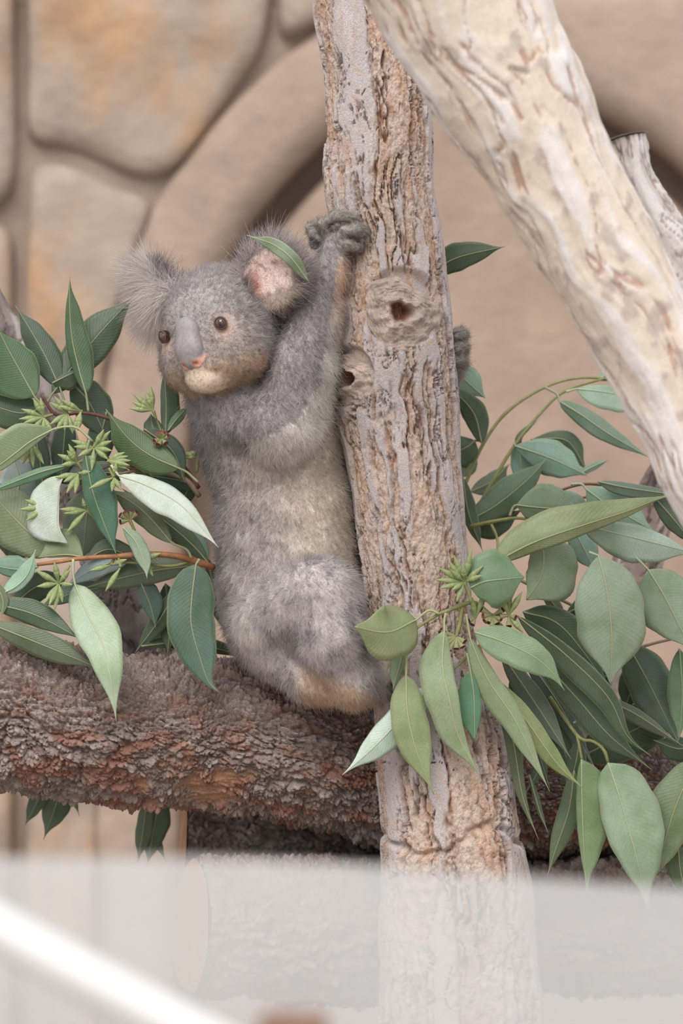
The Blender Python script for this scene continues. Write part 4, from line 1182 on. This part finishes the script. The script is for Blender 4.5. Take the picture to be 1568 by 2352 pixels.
    leaf(r, [(458, 1118), (405, 1102), (335, 1092)], 24, 26, [95, 100], DTEAL, 0.45)
    leaf(r, [(448, 1095), (428, 1132), (400, 1175)], 20, 24, [112, 116], (78, 102, 71), 0.45)
    leaf(r, [(300, 1085), (210, 1090), (165, 1120)], 28, 28, [30, 40], DKB, 0.45)
    leaf(r, [(205, 1100), (150, 1090), (90, 1075)], 22, 30, [62, 66], DKB, 0.45)
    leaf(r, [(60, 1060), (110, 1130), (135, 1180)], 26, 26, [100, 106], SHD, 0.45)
    cluster(r, (216, 1028), [(218, 1018)], [(162, 1.1, .3), (178, .95, .4), (60, 1.0, .4), (45, 1.1, .2), (265, 1.1, .3), (210, .9, .5), (20, .9, .3), (350, .9, .4), (320, .9, .4)], -48)
    cluster(r, (178, 1062), [(190, 1080)], [(158, 1.0, .3), (115, .95, .3), (130, .8, .6), (20, .9, .3), (190, .8, .5)], -44)
    cluster(r, (180, 1088), [(190, 1085)], [(190, 1.1, .3), (210, .8, .4), (10, .6, .4), (240, 1.1, .4), (262, 1.0, .5)], -48)
    cluster(r, (262, 1096), [(250, 1075)], [(205, 1.3, .3), (262, .7, .4), (300, .7, .4), (80, .7, .4)], -70)
    cluster(r, (246, 1058), [(258, 1064)], [(0, 1.1, .2), (12, 1.0, .2), (-12, 1.1, .3), (-22, 1.0, .2), (25, .9, .2)], -64)
    cluster(r, (72, 1015), [(90, 1000)], [(250, 1.1, .2), (275, 1.2, .2), (300, 1.2, .2)], -10)
    cluster(r, (200, 1172), [(222, 1196)], [(178, 1.35, .3), (188, 1.1, .3), (228, 1.4, .2), (110, .6, .4), (70, .7, .4), (40, .6, .4)], -30)
    cluster(r, (105, 1165), [(128, 1160)], [(185, 1.2, .2), (160, 1.0, .2), (215, 1.1, .2)], -30)
    cluster(r, (298, 1195), [(310, 1220)], [(150, .9, .4), (120, .8, .5), (75, .8, .4), (45, .9, .4), (190, .8, .5)], -24, True)
    cluster(r, (455, 1047), [(452, 1085)], [(172, .7, .1), (190, .6, .1), (150, .4, .3)], 58)
    # ---- lower cutting, orange and green twig
    r = thing('eucalyptus_branch', P(500, 1310, 60), 'eucalyptus cutting with orange twig and big hanging leaves above the log', 'branch', G)
    stem(r, [(490, 1303, 30), (470, 1296, 15), (410, 1278, -10), (340, 1272, -25), (280, 1277, -30), (190, 1282, -40), (135, 1290, -40), (85, 1297, -30)], 8, 4, M_STEM_O, 40)
    stem(r, [(440, 1288, 5), (390, 1300, -5), (300, 1292, -15), (250, 1295, -15)], 4, 2.5, M_STEM_G, 16)
    leaf(r, [(140, 1268), (70, 1225), (10, 1165), (-60, 1085)], 66, 58, [-20, -10], (134, 148, 106), 0.45)
    leaf(r, [(395, 1248), (345, 1190), (300, 1152), (240, 1120)], 30, 24, [-20, 0], (112, 124, 90), 0.45, [(440, 1282), (428, 1262)])
    leaf(r, [(484, 1300), (440, 1250), (370, 1190), (280, 1122)], 26, 26, [30, 40], (78, 102, 71), 0.5)
    leaf(r, [(282, 1210), (312, 1245), (332, 1292), (338, 1330)], 20, 18, [-50, -60], SG, 0.45)
    leaf(r, [(205, 1115), (198, 1195), (188, 1285)], 62, 56, [55, 60], (122, 138, 112), 0.5)
    leaf(r, [(192, 1280), (150, 1274), (88, 1280)], 6, 62, [-40, -30], (122, 136, 88), 0.5)
    leaf(r, [(2, 1364), (38, 1346), (66, 1314), (82, 1262)], 26, 14, [-60, -70], (150, 192, 164), 0.45, tl=0.5)
    leaf(r, [(88, 1302), (40, 1308), (-30, 1296)], 20, 32, [-10, 0], TEAL, 0.5)
    leaf(r, [(300, 1282), (220, 1304), (145, 1350)], 24, 22, [15, 20], (160, 184, 188), 0.42)
    leaf(r, [(196, 1286), (255, 1262), (330, 1298)], 26, 18, [5, 10], (73, 96, 67), 0.5)
    leaf(r, [(440, 1300), (360, 1310), (270, 1330), (190, 1352)], 30, 36, [25, 40], (104, 120, 88), 0.42)
    leaf(r, [(172, 1342), (202, 1412), (232, 1472), (250, 1540), (260, 1600), (267, 1658)], 50, 48, [-50, -110, -180, -185, -180], (172, 196, 160), 0.36, [(168, 1284), (168, 1318)])
    leaf(r, [(450, 1296), (440, 1380), (440, 1440), (462, 1520), (480, 1568), (505, 1592)], 56, 58, [-90, -110, -120], (78, 112, 90), 0.36, [(458, 1284)], k=1.6)
    leaf(r, [(-20, 1385), (80, 1412), (190, 1470)], 32, 26, [-60, -80], (78, 106, 76), 0.42)
    leaf(r, [(-30, 1430), (90, 1478), (235, 1538)], 32, 30, [-70, -80], (100, 116, 84), 0.45)
    leaf(r, [(-20, 1330), (6, 1375), (4, 1420)], 14, 14, [-64, -70], OLD, 0.45)
    leaf(r, [(325, 1484), (430, 1478), (600, 1514)], 24, 14, [60, 150, 250], (82, 108, 76), 0.45)
    leaf(r, [(322, 1335), (345, 1390), (358, 1444)], 32, 20, [40, 60], (92, 122, 112), 0.35)
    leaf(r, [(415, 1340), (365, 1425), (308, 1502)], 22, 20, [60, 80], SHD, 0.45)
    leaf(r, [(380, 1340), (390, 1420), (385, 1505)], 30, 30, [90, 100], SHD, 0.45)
    leaf(r, [(475, 1280), (505, 1390), (572, 1512)], 26, 22, [215, 235], (75, 99, 69), 0.45)
    leaf(r, [(250, 1345), (160, 1365), (90, 1395)], 20, 26, [50, 70], (104, 136, 118), 0.45)
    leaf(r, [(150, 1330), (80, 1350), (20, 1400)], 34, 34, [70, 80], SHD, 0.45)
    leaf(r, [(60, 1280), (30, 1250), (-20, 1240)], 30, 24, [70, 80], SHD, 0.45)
    leaf(r, [(478, 1280), (455, 1248), (435, 1215)], 14, 18, [62, 66], (110, 150, 130), 0.45)
    cluster(r, (135, 1340), [(160, 1298)], [(100, 1.1, .4), (150, 1.25, .3), (188, 1.05, .4), (235, 1.2, .4), (262, 1.3, .3), (50, .9, .5), (282, .9, .3), (355, .7, .5), (248, 1.25, .6)], -80)
    cluster(r, (277, 1303), [(272, 1280)], [(238, 1.3, .2)], -36)
    cluster(r, (255, 1298), [(262, 1282)], [(195, 1.0, .3), (20, .8, .3)], -24)
    cluster(r, (330, 1285), [(345, 1276)], [(120, .8, .3), (80, .8, .4), (20, .9, .4), (300, .9, .3)], -26)
    # ---- tips hanging below the log
    r = thing('eucalyptus_branch', P(120, 1780, -80), 'small cluster of pointed leaf tips hanging under the end of the perch log', 'branch')
    stem(r, [(150, 1735, 335), (140, 1780, 330), (128, 1800, 322)], 4, 3, M_STEM_G, 8)
    leaf(r, [(112, 1780), (86, 1840), (56, 1898)], 20, 22, [318, 322], (96, 124, 92), 0.4)
    leaf(r, [(148, 1780), (128, 1850), (100, 1928)], 36, 34, [330, 332], (96, 124, 92), 0.35)
    leaf(r, [(160, 1790), (172, 1840), (182, 1874)], 8, 8, [345, 348], (96, 124, 92), 0.35)
    r = thing('eucalyptus_branch', P(350, 1830, -60), 'bunch of narrow leaf tips hanging under the perch log beside the sawn end', 'branch')
    stem(r, [(352, 1770, 372), (352, 1810, 362), (350, 1850, 352)], 4, 3, M_STEM_G, 8)
    leaf(r, [(338, 1830), (330, 1900), (316, 1982)], 22, 18, [350, 352], (104, 128, 92), 0.45)
    leaf(r, [(368, 1830), (352, 1910), (338, 1990)], 34, 30, [362, 364], (92, 116, 84), 0.35)
    leaf(r, [(350, 1860), (362, 1930), (380, 1978)], 10, 10, [376, 378], (96, 124, 92), 0.45)
    r = thing('eucalyptus_leaf', P(705, 645, -60), 'single narrow green leaf lying across the ear beside the raised arm', 'leaf')
    leaf(r, [(708, 646), (668, 592), (628, 562), (596, 550), (566, 540)], 18, 17, [-215, -240, -235, -235, -225], (146, 168, 134), 0.45, tl=0.3, tr=-0.2)
left_foliage()

def right_foliage():
    # ---- arching twigs behind the trunk
    r = thing('eucalyptus_branch', P(1080, 1250, 330), 'two thin arching twigs with blue green leaves behind the trunk', 'branch')
    stem(r, [(1040, 1190, 300), (1075, 1095, 310), (1112, 1015, 330), (1165, 945, 350), (1250, 890, 370), (1330, 868, 390), (1420, 872, 400)], 5, 2.6, M_STEM_G, 40)
    stem(r, [(1080, 1200, 310), (1120, 1125, 320), (1180, 1025, 340), (1240, 950, 360), (1300, 897, 375), (1400, 866, 395)], 5, 2.6, M_STEM_G, 40)
    T2 = (128, 168, 144)
    leaf(r, [(1322, 893), (1400, 902), (1510, 926)], 16, 42, [350, 350], (152, 186, 160), 0.45, [(1300, 900)], tr=-0.3)
    leaf(r, [(1284, 922), (1330, 950), (1400, 998), (1500, 1056)], 22, 24, [340, 320], (122, 152, 128), 0.36, [(1252, 890), (1278, 905)])
    leaf(r, [(1392, 868), (1440, 880), (1500, 900)], 14, 20, [370, 360], DKB, 0.45)
    leaf(r, [(1370, 872), (1420, 850), (1490, 832)], 20, 20, [400, 410], (146, 180, 152), 0.45)
    leaf(r, [(1472, 930), (1500, 1000), (1548, 1062)], 22, 20, [420, 420], SHD, 0.4)
    leaf(r, [(1182, 1024), (1262, 1052), (1348, 1092)], 42, 40, [320, 310], T2, 0.5, [(1180, 1020)])
    leaf(r, [(1218, 1010), (1300, 1012), (1345, 1078)], 22, 36, [360, 370], (82, 108, 76), 0.55)
    leaf(r, [(1190, 1020), (1196, 1065), (1202, 1125)], 24, 24, [350, 355], (150, 192, 180), 0.4)
    leaf(r, [(1330, 1088), (1365, 1070), (1402, 1054)], 9, 9, [340, 340], T2, 0.35)
    leaf(r, [(1222, 1065), (1190, 1010), (1240, 960)], 8, 8, [350, 350], (104, 130, 108), 0.45)
    leaf(r, [(1076, 1196), (1140, 1160), (1215, 1098), (1258, 1050)], 40, 34, [270, 300], (96, 128, 92), 0.42)
    leaf(r, [(1070, 1180), (1120, 1205), (1200, 1170)], 24, 34, [300, 310], (84, 110, 78), 0.45)
    leaf(r, [(1080, 1130), (1130, 1105), (1170, 1065)], 20, 24, [380, 380], (136, 160, 130), 0.45)
    leaf(r, [(985, 630), (1050, 592), (1160, 566)], 34, 30, [180, 150], (75, 99, 69), 0.40)
    leaf(r, [(1030, 832), (1065, 870), (1114, 914)], 34, 30, [270, 290], (140, 180, 156), 0.45, k=1.4)
    leaf(r, [(1106, 1018), (1085, 945), (1022, 880)], 26, 30, [280, 280], (73, 96, 67), 0.42)
    leaf(r, [(1090, 1012), (1070, 1028), (1030, 1044)], 42, 36, [290, 285], (80, 105, 74), 0.6, [(1112, 1012)], k=1.2)
    leaf(r, [(1090, 1045), (1075, 1075), (1060, 1100)], 18, 18, [380, 380], (150, 182, 152), 0.45)
    leaf(r, [(1062, 1095), (1076, 1180), (1108, 1266)], 20, 16, [230, 230], (82, 108, 76), 0.45)
    # ---- middle right cutting with reddish stalks
    r = thing('eucalyptus_branch', P(1560, 1150, 150), 'eucalyptus cutting with broad olive and sage leaves in front of the mottled branch', 'branch')
    stem(r, [(1620, 1150, 250), (1500, 1130, 230), (1420, 1120, 220), (1340, 1112, 215), (1260, 1135, 210)], 5, 2.6, M_STEM_R, 24)
    stem(r, [(1420, 1120, 220), (1380, 1135, 215), (1300, 1150, 210)], 3.5, 2.5, M_STEM_R, 10)
    stem(r, [(1080, 1210, 190), (1130, 1198, 180), (1190, 1190, 170), (1230, 1200, 150)], 5, 3, M_STEM_G, 14)
    stem(r, [(1190, 1330, 150), (1260, 1365, 160), (1330, 1400, 170), (1420, 1470, 170)], 4, 3, M_STEM_G, 14)
    stem(r, [(1440, 1272, 20), (1465, 1282, 5), (1488, 1308, -10)], 3.4, 3, M_STEM_O, 10)
    stem(r, [(1400, 1545, 160), (1440, 1500, 160), (1500, 1478, 170), (1580, 1460, 180)], 4, 3, M_STEM_B, 12)
    stem(r, [(1128, 1205, 175), (1142, 1240, 150), (1140, 1290, 60)], 3.4, 2.8, M_STEM_G, 10)
    leaf(r, [(1185, 1160), (1240, 1166), (1328, 1172)], 58, 44, [150, 150], (110, 136, 100), 0.5, [(1170, 1185), (1178, 1165)])
    leaf(r, [(1346, 1124), (1400, 1162), (1505, 1222)], 42, 44, [140, 120], (132, 168, 140), 0.42, [(1310, 1112), (1335, 1112)])
    leaf(r, [(1372, 1106), (1450, 1122), (1590, 1142)], 12, 22, [110, 110], (108, 132, 108), 0.4)
    leaf(r, [(1500, 1140), (1540, 1185), (1600, 1260)], 28, 24, [130, 130], (88, 108, 84), 0.42)
    leaf(r, [(1280, 1130), (1320, 1165), (1350, 1210)], 28, 28, [170, 170], (124, 158, 132), 0.45)
    leaf(r, [(1136, 1292), (1225, 1246), (1340, 1206), (1440, 1174), (1505, 1148), (1560, 1132)], 58, 24, [-60, -90, -70], (152, 166, 112), 0.32, [(1128, 1300)], tl=0.3, tr=0.5)
    leaf(r, [(1334, 1206), (1420, 1226), (1500, 1246), (1600, 1272)], 30, 56, [-40, -40], (174, 200, 176), 0.45)
    leaf(r, [(1242, 1236), (1248, 1285), (1240, 1330), (1208, 1378)], 82, 36, [-20, 0], (156, 180, 140), 0.48, tl=0.3, k=1.2)
    leaf(r, [(1312, 1205), (1338, 1255), (1368, 1316)], 32, 30, [60, 60], (136, 176, 156), 0.45)
    leaf(r, [(1374, 1276), (1392, 1350), (1404, 1450), (1402, 1576)], 82, 82, [-90, -110, -80], (160, 184, 150), 0.46, [(1352, 1268)], tl=0.22, tr=0.22, k=1.7)
    leaf(r, [(1488, 1308), (1528, 1375), (1590, 1500)], 66, 70, [-40, -40], (160, 186, 150), 0.42, [(1460, 1280)])
    leaf(r, [(1246, 1342), (1268, 1384), (1304, 1422)], 18, 14, [120, 130], (104, 124, 92), 0.4)
    leaf(r, [(1440, 1480), (1490, 1570), (1560, 1712)], 58, 52, [90, 60], (92, 116, 92), 0.42)
    leaf(r, [(1560, 1490), (1566, 1600), (1558, 1702)], 30, 34, [40, 40], (110, 150, 108), 0.45)
    leaf(r, [(1335, 1600), (1440, 1630), (1570, 1715)], 14, 22, [50, 40], (104, 116, 92), 0.42)
    leaf(r, [(1330, 1740), (1430, 1690), (1580, 1612)], 58, 60, [100, 110], (75, 99, 69), 0.45)
    leaf(r, [(1500, 1500), (1460, 1560), (1430, 1640)], 36, 36, [110, 120], (75, 99, 69), 0.45)
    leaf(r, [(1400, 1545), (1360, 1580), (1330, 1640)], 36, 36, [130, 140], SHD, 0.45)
    leaf(r, [(1200, 1405), (1290, 1440), (1400, 1580)], 40, 60, [40, 60], (80, 105, 74), 0.45)
    leaf(r, [(1300, 1410), (1350, 1380), (1390, 1330)], 20, 30, [150, 150], (73, 96, 67), 0.45)
    # ---- front cutting hanging over the trunk
    r = thing('eucalyptus_branch', P(1085, 1385, -170), 'eucalyptus cutting with star shaped bud clusters hanging in front of the trunk', 'branch')
    stem(r, [(1150, 1440, -110), (1105, 1395, -160), (1080, 1384, -170), (1030, 1402, -180), (1005, 1412, -182), (960, 1440, -184), (935, 1462, -184)], 6.5, 3.2, M_STEM_G, 30)
    stem(r, [(1062, 1392, -172), (1056, 1430, -176), (1048, 1458, -178)], 5, 5.5, M_STEM_G, 8, False)
    stem(r, [(1065, 1392, -172), (1076, 1440, -174), (1084, 1468, -174)], 3, 2.4, M_STEM_O, 8, False)
    stem(r, [(1080, 1500, -150), (1050, 1530, -158), (1030, 1542, -160)], 3.5, 2, M_STEM_G, 8, False)
    stem(r, [(1100, 1480, -120), (1120, 1540, -130), (1150, 1590, -120)], 3.2, 2.4, M_STEM_O, 8, False)
    leaf(r, [(955, 1424), (890, 1452), (814, 1440)], 66, 64, [-195, -285, -325], (144, 158, 102), 0.5, [(1008, 1410), (985, 1402)], k=1.3)
    leaf(r, [(930, 1478), (918, 1525), (902, 1586)], 12, 22, [-188, -190], (130, 158, 108), 0.45, [(945, 1455)])
    leaf(r, [(932, 1550), (936, 1640), (958, 1730), (996, 1824)], 44, 42, [-210, -225, -205], (152, 168, 112), 0.38, [(940, 1465), (934, 1505)])
    leaf(r, [(990, 1574), (935, 1635), (862, 1712), (786, 1780)], 38, 34, [-180, -188], (200, 224, 210), 0.42)
    leaf(r, [(1020, 1448), (1016, 1530), (1032, 1610), (1052, 1690), (1106, 1790)], 24, 56, [-205, -225, -200], (154, 174, 130), 0.36, [(1024, 1408), (1020, 1425)])
    leaf(r, [(1080, 1540), (1088, 1600), (1090, 1700)], 16, 44, [-185, -190], (88, 144, 104), 0.52, [(1072, 1500)], k=1.4)
    leaf(r, [(1080, 1350), (1112, 1336), (1160, 1330), (1204, 1326)], 70, 64, [-215, -225, -200], (118, 156, 112), 0.42, tl=0.2, k=1.35)
    leaf(r, [(1090, 1452), (1155, 1474), (1225, 1508), (1268, 1545), (1296, 1586)], 38, 46, [-200, -215, -200], (134, 166, 122), 0.38, tr=-0.1)
    leaf(r, [(1080, 1468), (1120, 1560), (1180, 1650), (1225, 1740), (1262, 1818)], 24, 36, [-185, -195], (142, 162, 116), 0.36, [(1070, 1410)])
    leaf(r, [(1140, 1560), (1215, 1665), (1280, 1755), (1340, 1812)], 24, 24, [-150, -150], (146, 160, 98), 0.45)
    leaf(r, [(1188, 1415), (1300, 1505), (1395, 1600), (1440, 1690), (1496, 1738)], 22, 36, [-150, -160, -140], (80, 105, 74), 0.42, tl=-0.4)
    leaf(r, [(1230, 1500), (1330, 1610), (1400, 1690), (1496, 1768)], 32, 36, [-100, -110], (75, 99, 69), 0.42)
    leaf(r, [(1150, 1500), (1235, 1625), (1312, 1745)], 28, 26, [-80, -90], (96, 114, 92), 0.42)
    leaf(r, [(1200, 1500), (1275, 1605), (1342, 1722), (1368, 1768)], 22, 24, [-8, -16], (92, 114, 104), 0.42)
    leaf(r, [(1130, 1550), (1175, 1690), (1200, 1830), (1236, 1928)], 14, 18, [-90, -90], (100, 114, 76), 0.42)
    leaf(r, [(1170, 1560), (1220, 1680), (1262, 1810)], 26, 26, [-50, -50], (82, 108, 76), 0.42)
    leaf(r, [(1260, 1690), (1240, 1760), (1204, 1826)], 14, 16, [-40, -40], (92, 120, 100), 0.42)
    leaf(r, [(1215, 1780), (1238, 1860), (1258, 1912)], 8, 6, [-60, -60], (73, 96, 67), 0.42)
    leaf(r, [(1240, 1480), (1300, 1580), (1330, 1700)], 34, 34, [14, 14], (73, 96, 67), 0.42)
    leaf(r, [(1260, 1640), (1300, 1740), (1310, 1840)], 26, 26, [0, 0], (82, 108, 76), 0.42)
    cluster(r, (1066, 1336), [(1082, 1384), (1076, 1362)], [(78, 1.55, .2), (112, 1.35, .3), (128, 1.25, .3), (152, 1.35, .3), (176, 1.35, .3), (195, 1.2, .3), (214, .8, .7), (248, 1.0, .3), (20, .9, .4), (95, .9, .7), (140, 1.0, .7), (40, 1.1, .1)], -215)
    cluster(r, (1130, 1414), [(1110, 1398)], [(150, 1.0, .3), (180, .8, .5), (215, .8, .5), (270, .9, .5), (300, .8, .5), (340, .8, .5), (30, 1.0, .4), (240, .7, .6)], -170, True)
    cluster(r, (1168, 1414), [(1130, 1412)], [(90, -1.5, .2), (62, -1.3, .3), (112, -1.0, .4), (185, .8, .4), (270, .9, .5), (345, .6, .6), (310, -1.0, .2)], -172, True)
    cluster(r, (1092, 1420), [(1080, 1400)], [(70, -1.4, .2), (100, -1.0, .3), (200, .6, .5), (240, .6, .5)], -172, True)
    cluster(r, (1048, 1462), [(1052, 1440)], [(165, 1.0, .3), (195, .9, .5), (215, 1.0, .5), (238, 1.3, .4), (268, 1.0, .4), (300, 1.0, .4), (325, .8, .5)], -182, True)
    # ---- big hanging leaves at the lower right
    r = thing('eucalyptus_branch', P(1330, 1690, -100), 'eucalyptus cutting with large sage leaves hanging down to the acrylic barrier', 'branch')
    stem(r, [(1262, 1600, -30), (1296, 1650, -48), (1332, 1696, -90), (1360, 1702, -95), (1386, 1722, -100), (1396, 1752, -100)], 4.5, 3.6, M_STEM_G, 20)
    stem(r, [(1325, 1690, -85), (1330, 1715, -90), (1336, 1746, -92)], 3.6, 3, M_STEM_G, 8)
    leaf(r, [(1335, 1744), (1336, 1830), (1340, 1940), (1348, 2060)], 64, 14, [-95, -110, -95], (130, 160, 108), 0.34, tl=0.15, tr=0.6)
    leaf(r, [(1396, 1752), (1424, 1836), (1456, 1950), (1476, 2030), (1488, 2090)], 82, 54, [-105, -130, -105], (154, 184, 146), 0.36, tl=0.2, k=1.7)
    leaf(r, [(1600, 1740), (1552, 1850), (1520, 1950), (1492, 2036)], 50, 62, [-60, -70], (136, 160, 112), 0.42)
    leaf(r, [(1318, 1770), (1306, 1860), (1276, 1950), (1256, 2014)], 26, 24, [-40, -40], (98, 120, 82), 0.4)
    leaf(r, [(1556, 1940), (1562, 2000), (1578, 2070)], 24, 28, [0, 0], (104, 134, 92), 0.4)
    leaf(r, [(1316, 1660), (1338, 1655), (1348, 1690)], 14, 18, [-80, -80], (128, 146, 98), 0.5)
    leaf(r, [(1330, 1700), (1320, 1760), (1300, 1820)], 24, 24, [-20, -20], (80, 105, 74), 0.45)
    leaf(r, [(1600, 1700), (1560, 1720), (1500, 1700)], 30, 30, [60, 60], (73, 96, 67), 0.45)
right_foliage()

# ------------------------------------------------------------------ visitor barrier in front, out of focus
def barrier():
    root = thing('glass_barrier', (0, -2.5, GROUND), 'curved acrylic barrier of three panes whitened with a painted reflection veil, in front of the logs', 'barrier')
    def acrylic(name, veil, c):
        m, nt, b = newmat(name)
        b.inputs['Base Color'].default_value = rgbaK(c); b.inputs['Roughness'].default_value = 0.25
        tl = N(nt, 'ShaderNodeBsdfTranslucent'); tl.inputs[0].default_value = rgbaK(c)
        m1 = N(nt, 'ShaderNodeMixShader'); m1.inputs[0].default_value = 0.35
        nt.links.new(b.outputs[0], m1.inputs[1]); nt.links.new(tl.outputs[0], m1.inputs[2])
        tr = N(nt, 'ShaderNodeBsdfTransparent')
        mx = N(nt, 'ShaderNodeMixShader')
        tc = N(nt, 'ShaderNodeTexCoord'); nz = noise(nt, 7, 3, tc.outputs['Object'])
        rp = ramp(nt, nz, [(0.3, (max(0, veil - 0.05),) * 3 + (1,)), (0.7, (min(1, veil + 0.04),) * 3 + (1,))])
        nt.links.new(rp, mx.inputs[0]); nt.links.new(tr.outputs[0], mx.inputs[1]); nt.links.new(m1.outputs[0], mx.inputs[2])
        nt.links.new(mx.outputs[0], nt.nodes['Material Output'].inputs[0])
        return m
    dep = -4167
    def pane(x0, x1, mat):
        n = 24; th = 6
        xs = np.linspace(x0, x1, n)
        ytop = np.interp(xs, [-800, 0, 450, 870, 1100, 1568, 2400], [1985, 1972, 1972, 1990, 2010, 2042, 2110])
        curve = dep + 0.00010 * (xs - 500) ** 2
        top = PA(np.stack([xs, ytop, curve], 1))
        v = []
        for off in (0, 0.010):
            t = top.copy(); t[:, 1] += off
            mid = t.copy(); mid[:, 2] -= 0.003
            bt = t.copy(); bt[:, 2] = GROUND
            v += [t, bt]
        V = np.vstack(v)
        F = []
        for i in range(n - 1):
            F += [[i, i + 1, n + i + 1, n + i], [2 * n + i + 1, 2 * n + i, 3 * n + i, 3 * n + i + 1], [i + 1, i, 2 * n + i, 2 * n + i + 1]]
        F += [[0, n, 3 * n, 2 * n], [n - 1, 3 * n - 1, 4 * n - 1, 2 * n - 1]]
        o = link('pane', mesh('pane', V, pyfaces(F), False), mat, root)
    ac = acrylic('reflection_veil_acrylic', 0.52, (226, 227, 228))  # whitish layer in the panes stands in for the reflection veil
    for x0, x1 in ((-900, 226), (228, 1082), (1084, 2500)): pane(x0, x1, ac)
    # added white bar standing for a bright streak reflected in the panes
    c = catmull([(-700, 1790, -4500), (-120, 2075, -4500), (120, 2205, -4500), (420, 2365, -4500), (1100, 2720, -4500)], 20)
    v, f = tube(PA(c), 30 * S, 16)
    h = link('streak_bar', mesh('streak_bar', v, pyfaces(f)), plain('white_streak_bar', (250, 250, 250), 0.4, 0.5, 0.02, 10))
    tag(h, 'white bar added for the bright streak reflected in the acrylic barrier', 'streak_bar')
    block = [(592, 2338), (752, 2334)]  # brown block added to stand for a brown spot in the reflection
    a = P(592, 2340, -4350); b2 = P(752, 2336, -4350)
    x0, x1, zt = a.x, b2.x, a.z; yy = a.y
    q = 0.006; V = []
    for z, e in ((GROUND, 0), (zt - q, 0), (zt, q)):
        V += [(x0 + e, yy + e, z), (x1 - e, yy + e, z), (x1 - e, yy + 0.06 - e, z), (x0 + e, yy + 0.06 - e, z)]
    F = [[0, 3, 2, 1], [8, 9, 10, 11]] + [[k * 4 + i, k * 4 + (i + 1) % 4, k * 4 + 4 + (i + 1) % 4, k * 4 + 4 + i] for k in (0, 1) for i in range(4)]
    w = link('spot_block', mesh('spot_block', np.array(V), pyfaces(F), False), plain('brown_spot_block', (150, 120, 104), 0.8, 0.2, 0.2, 20))
    tag(w, 'brown block added for the brown spot reflected low in the acrylic barrier', 'block')
barrier()
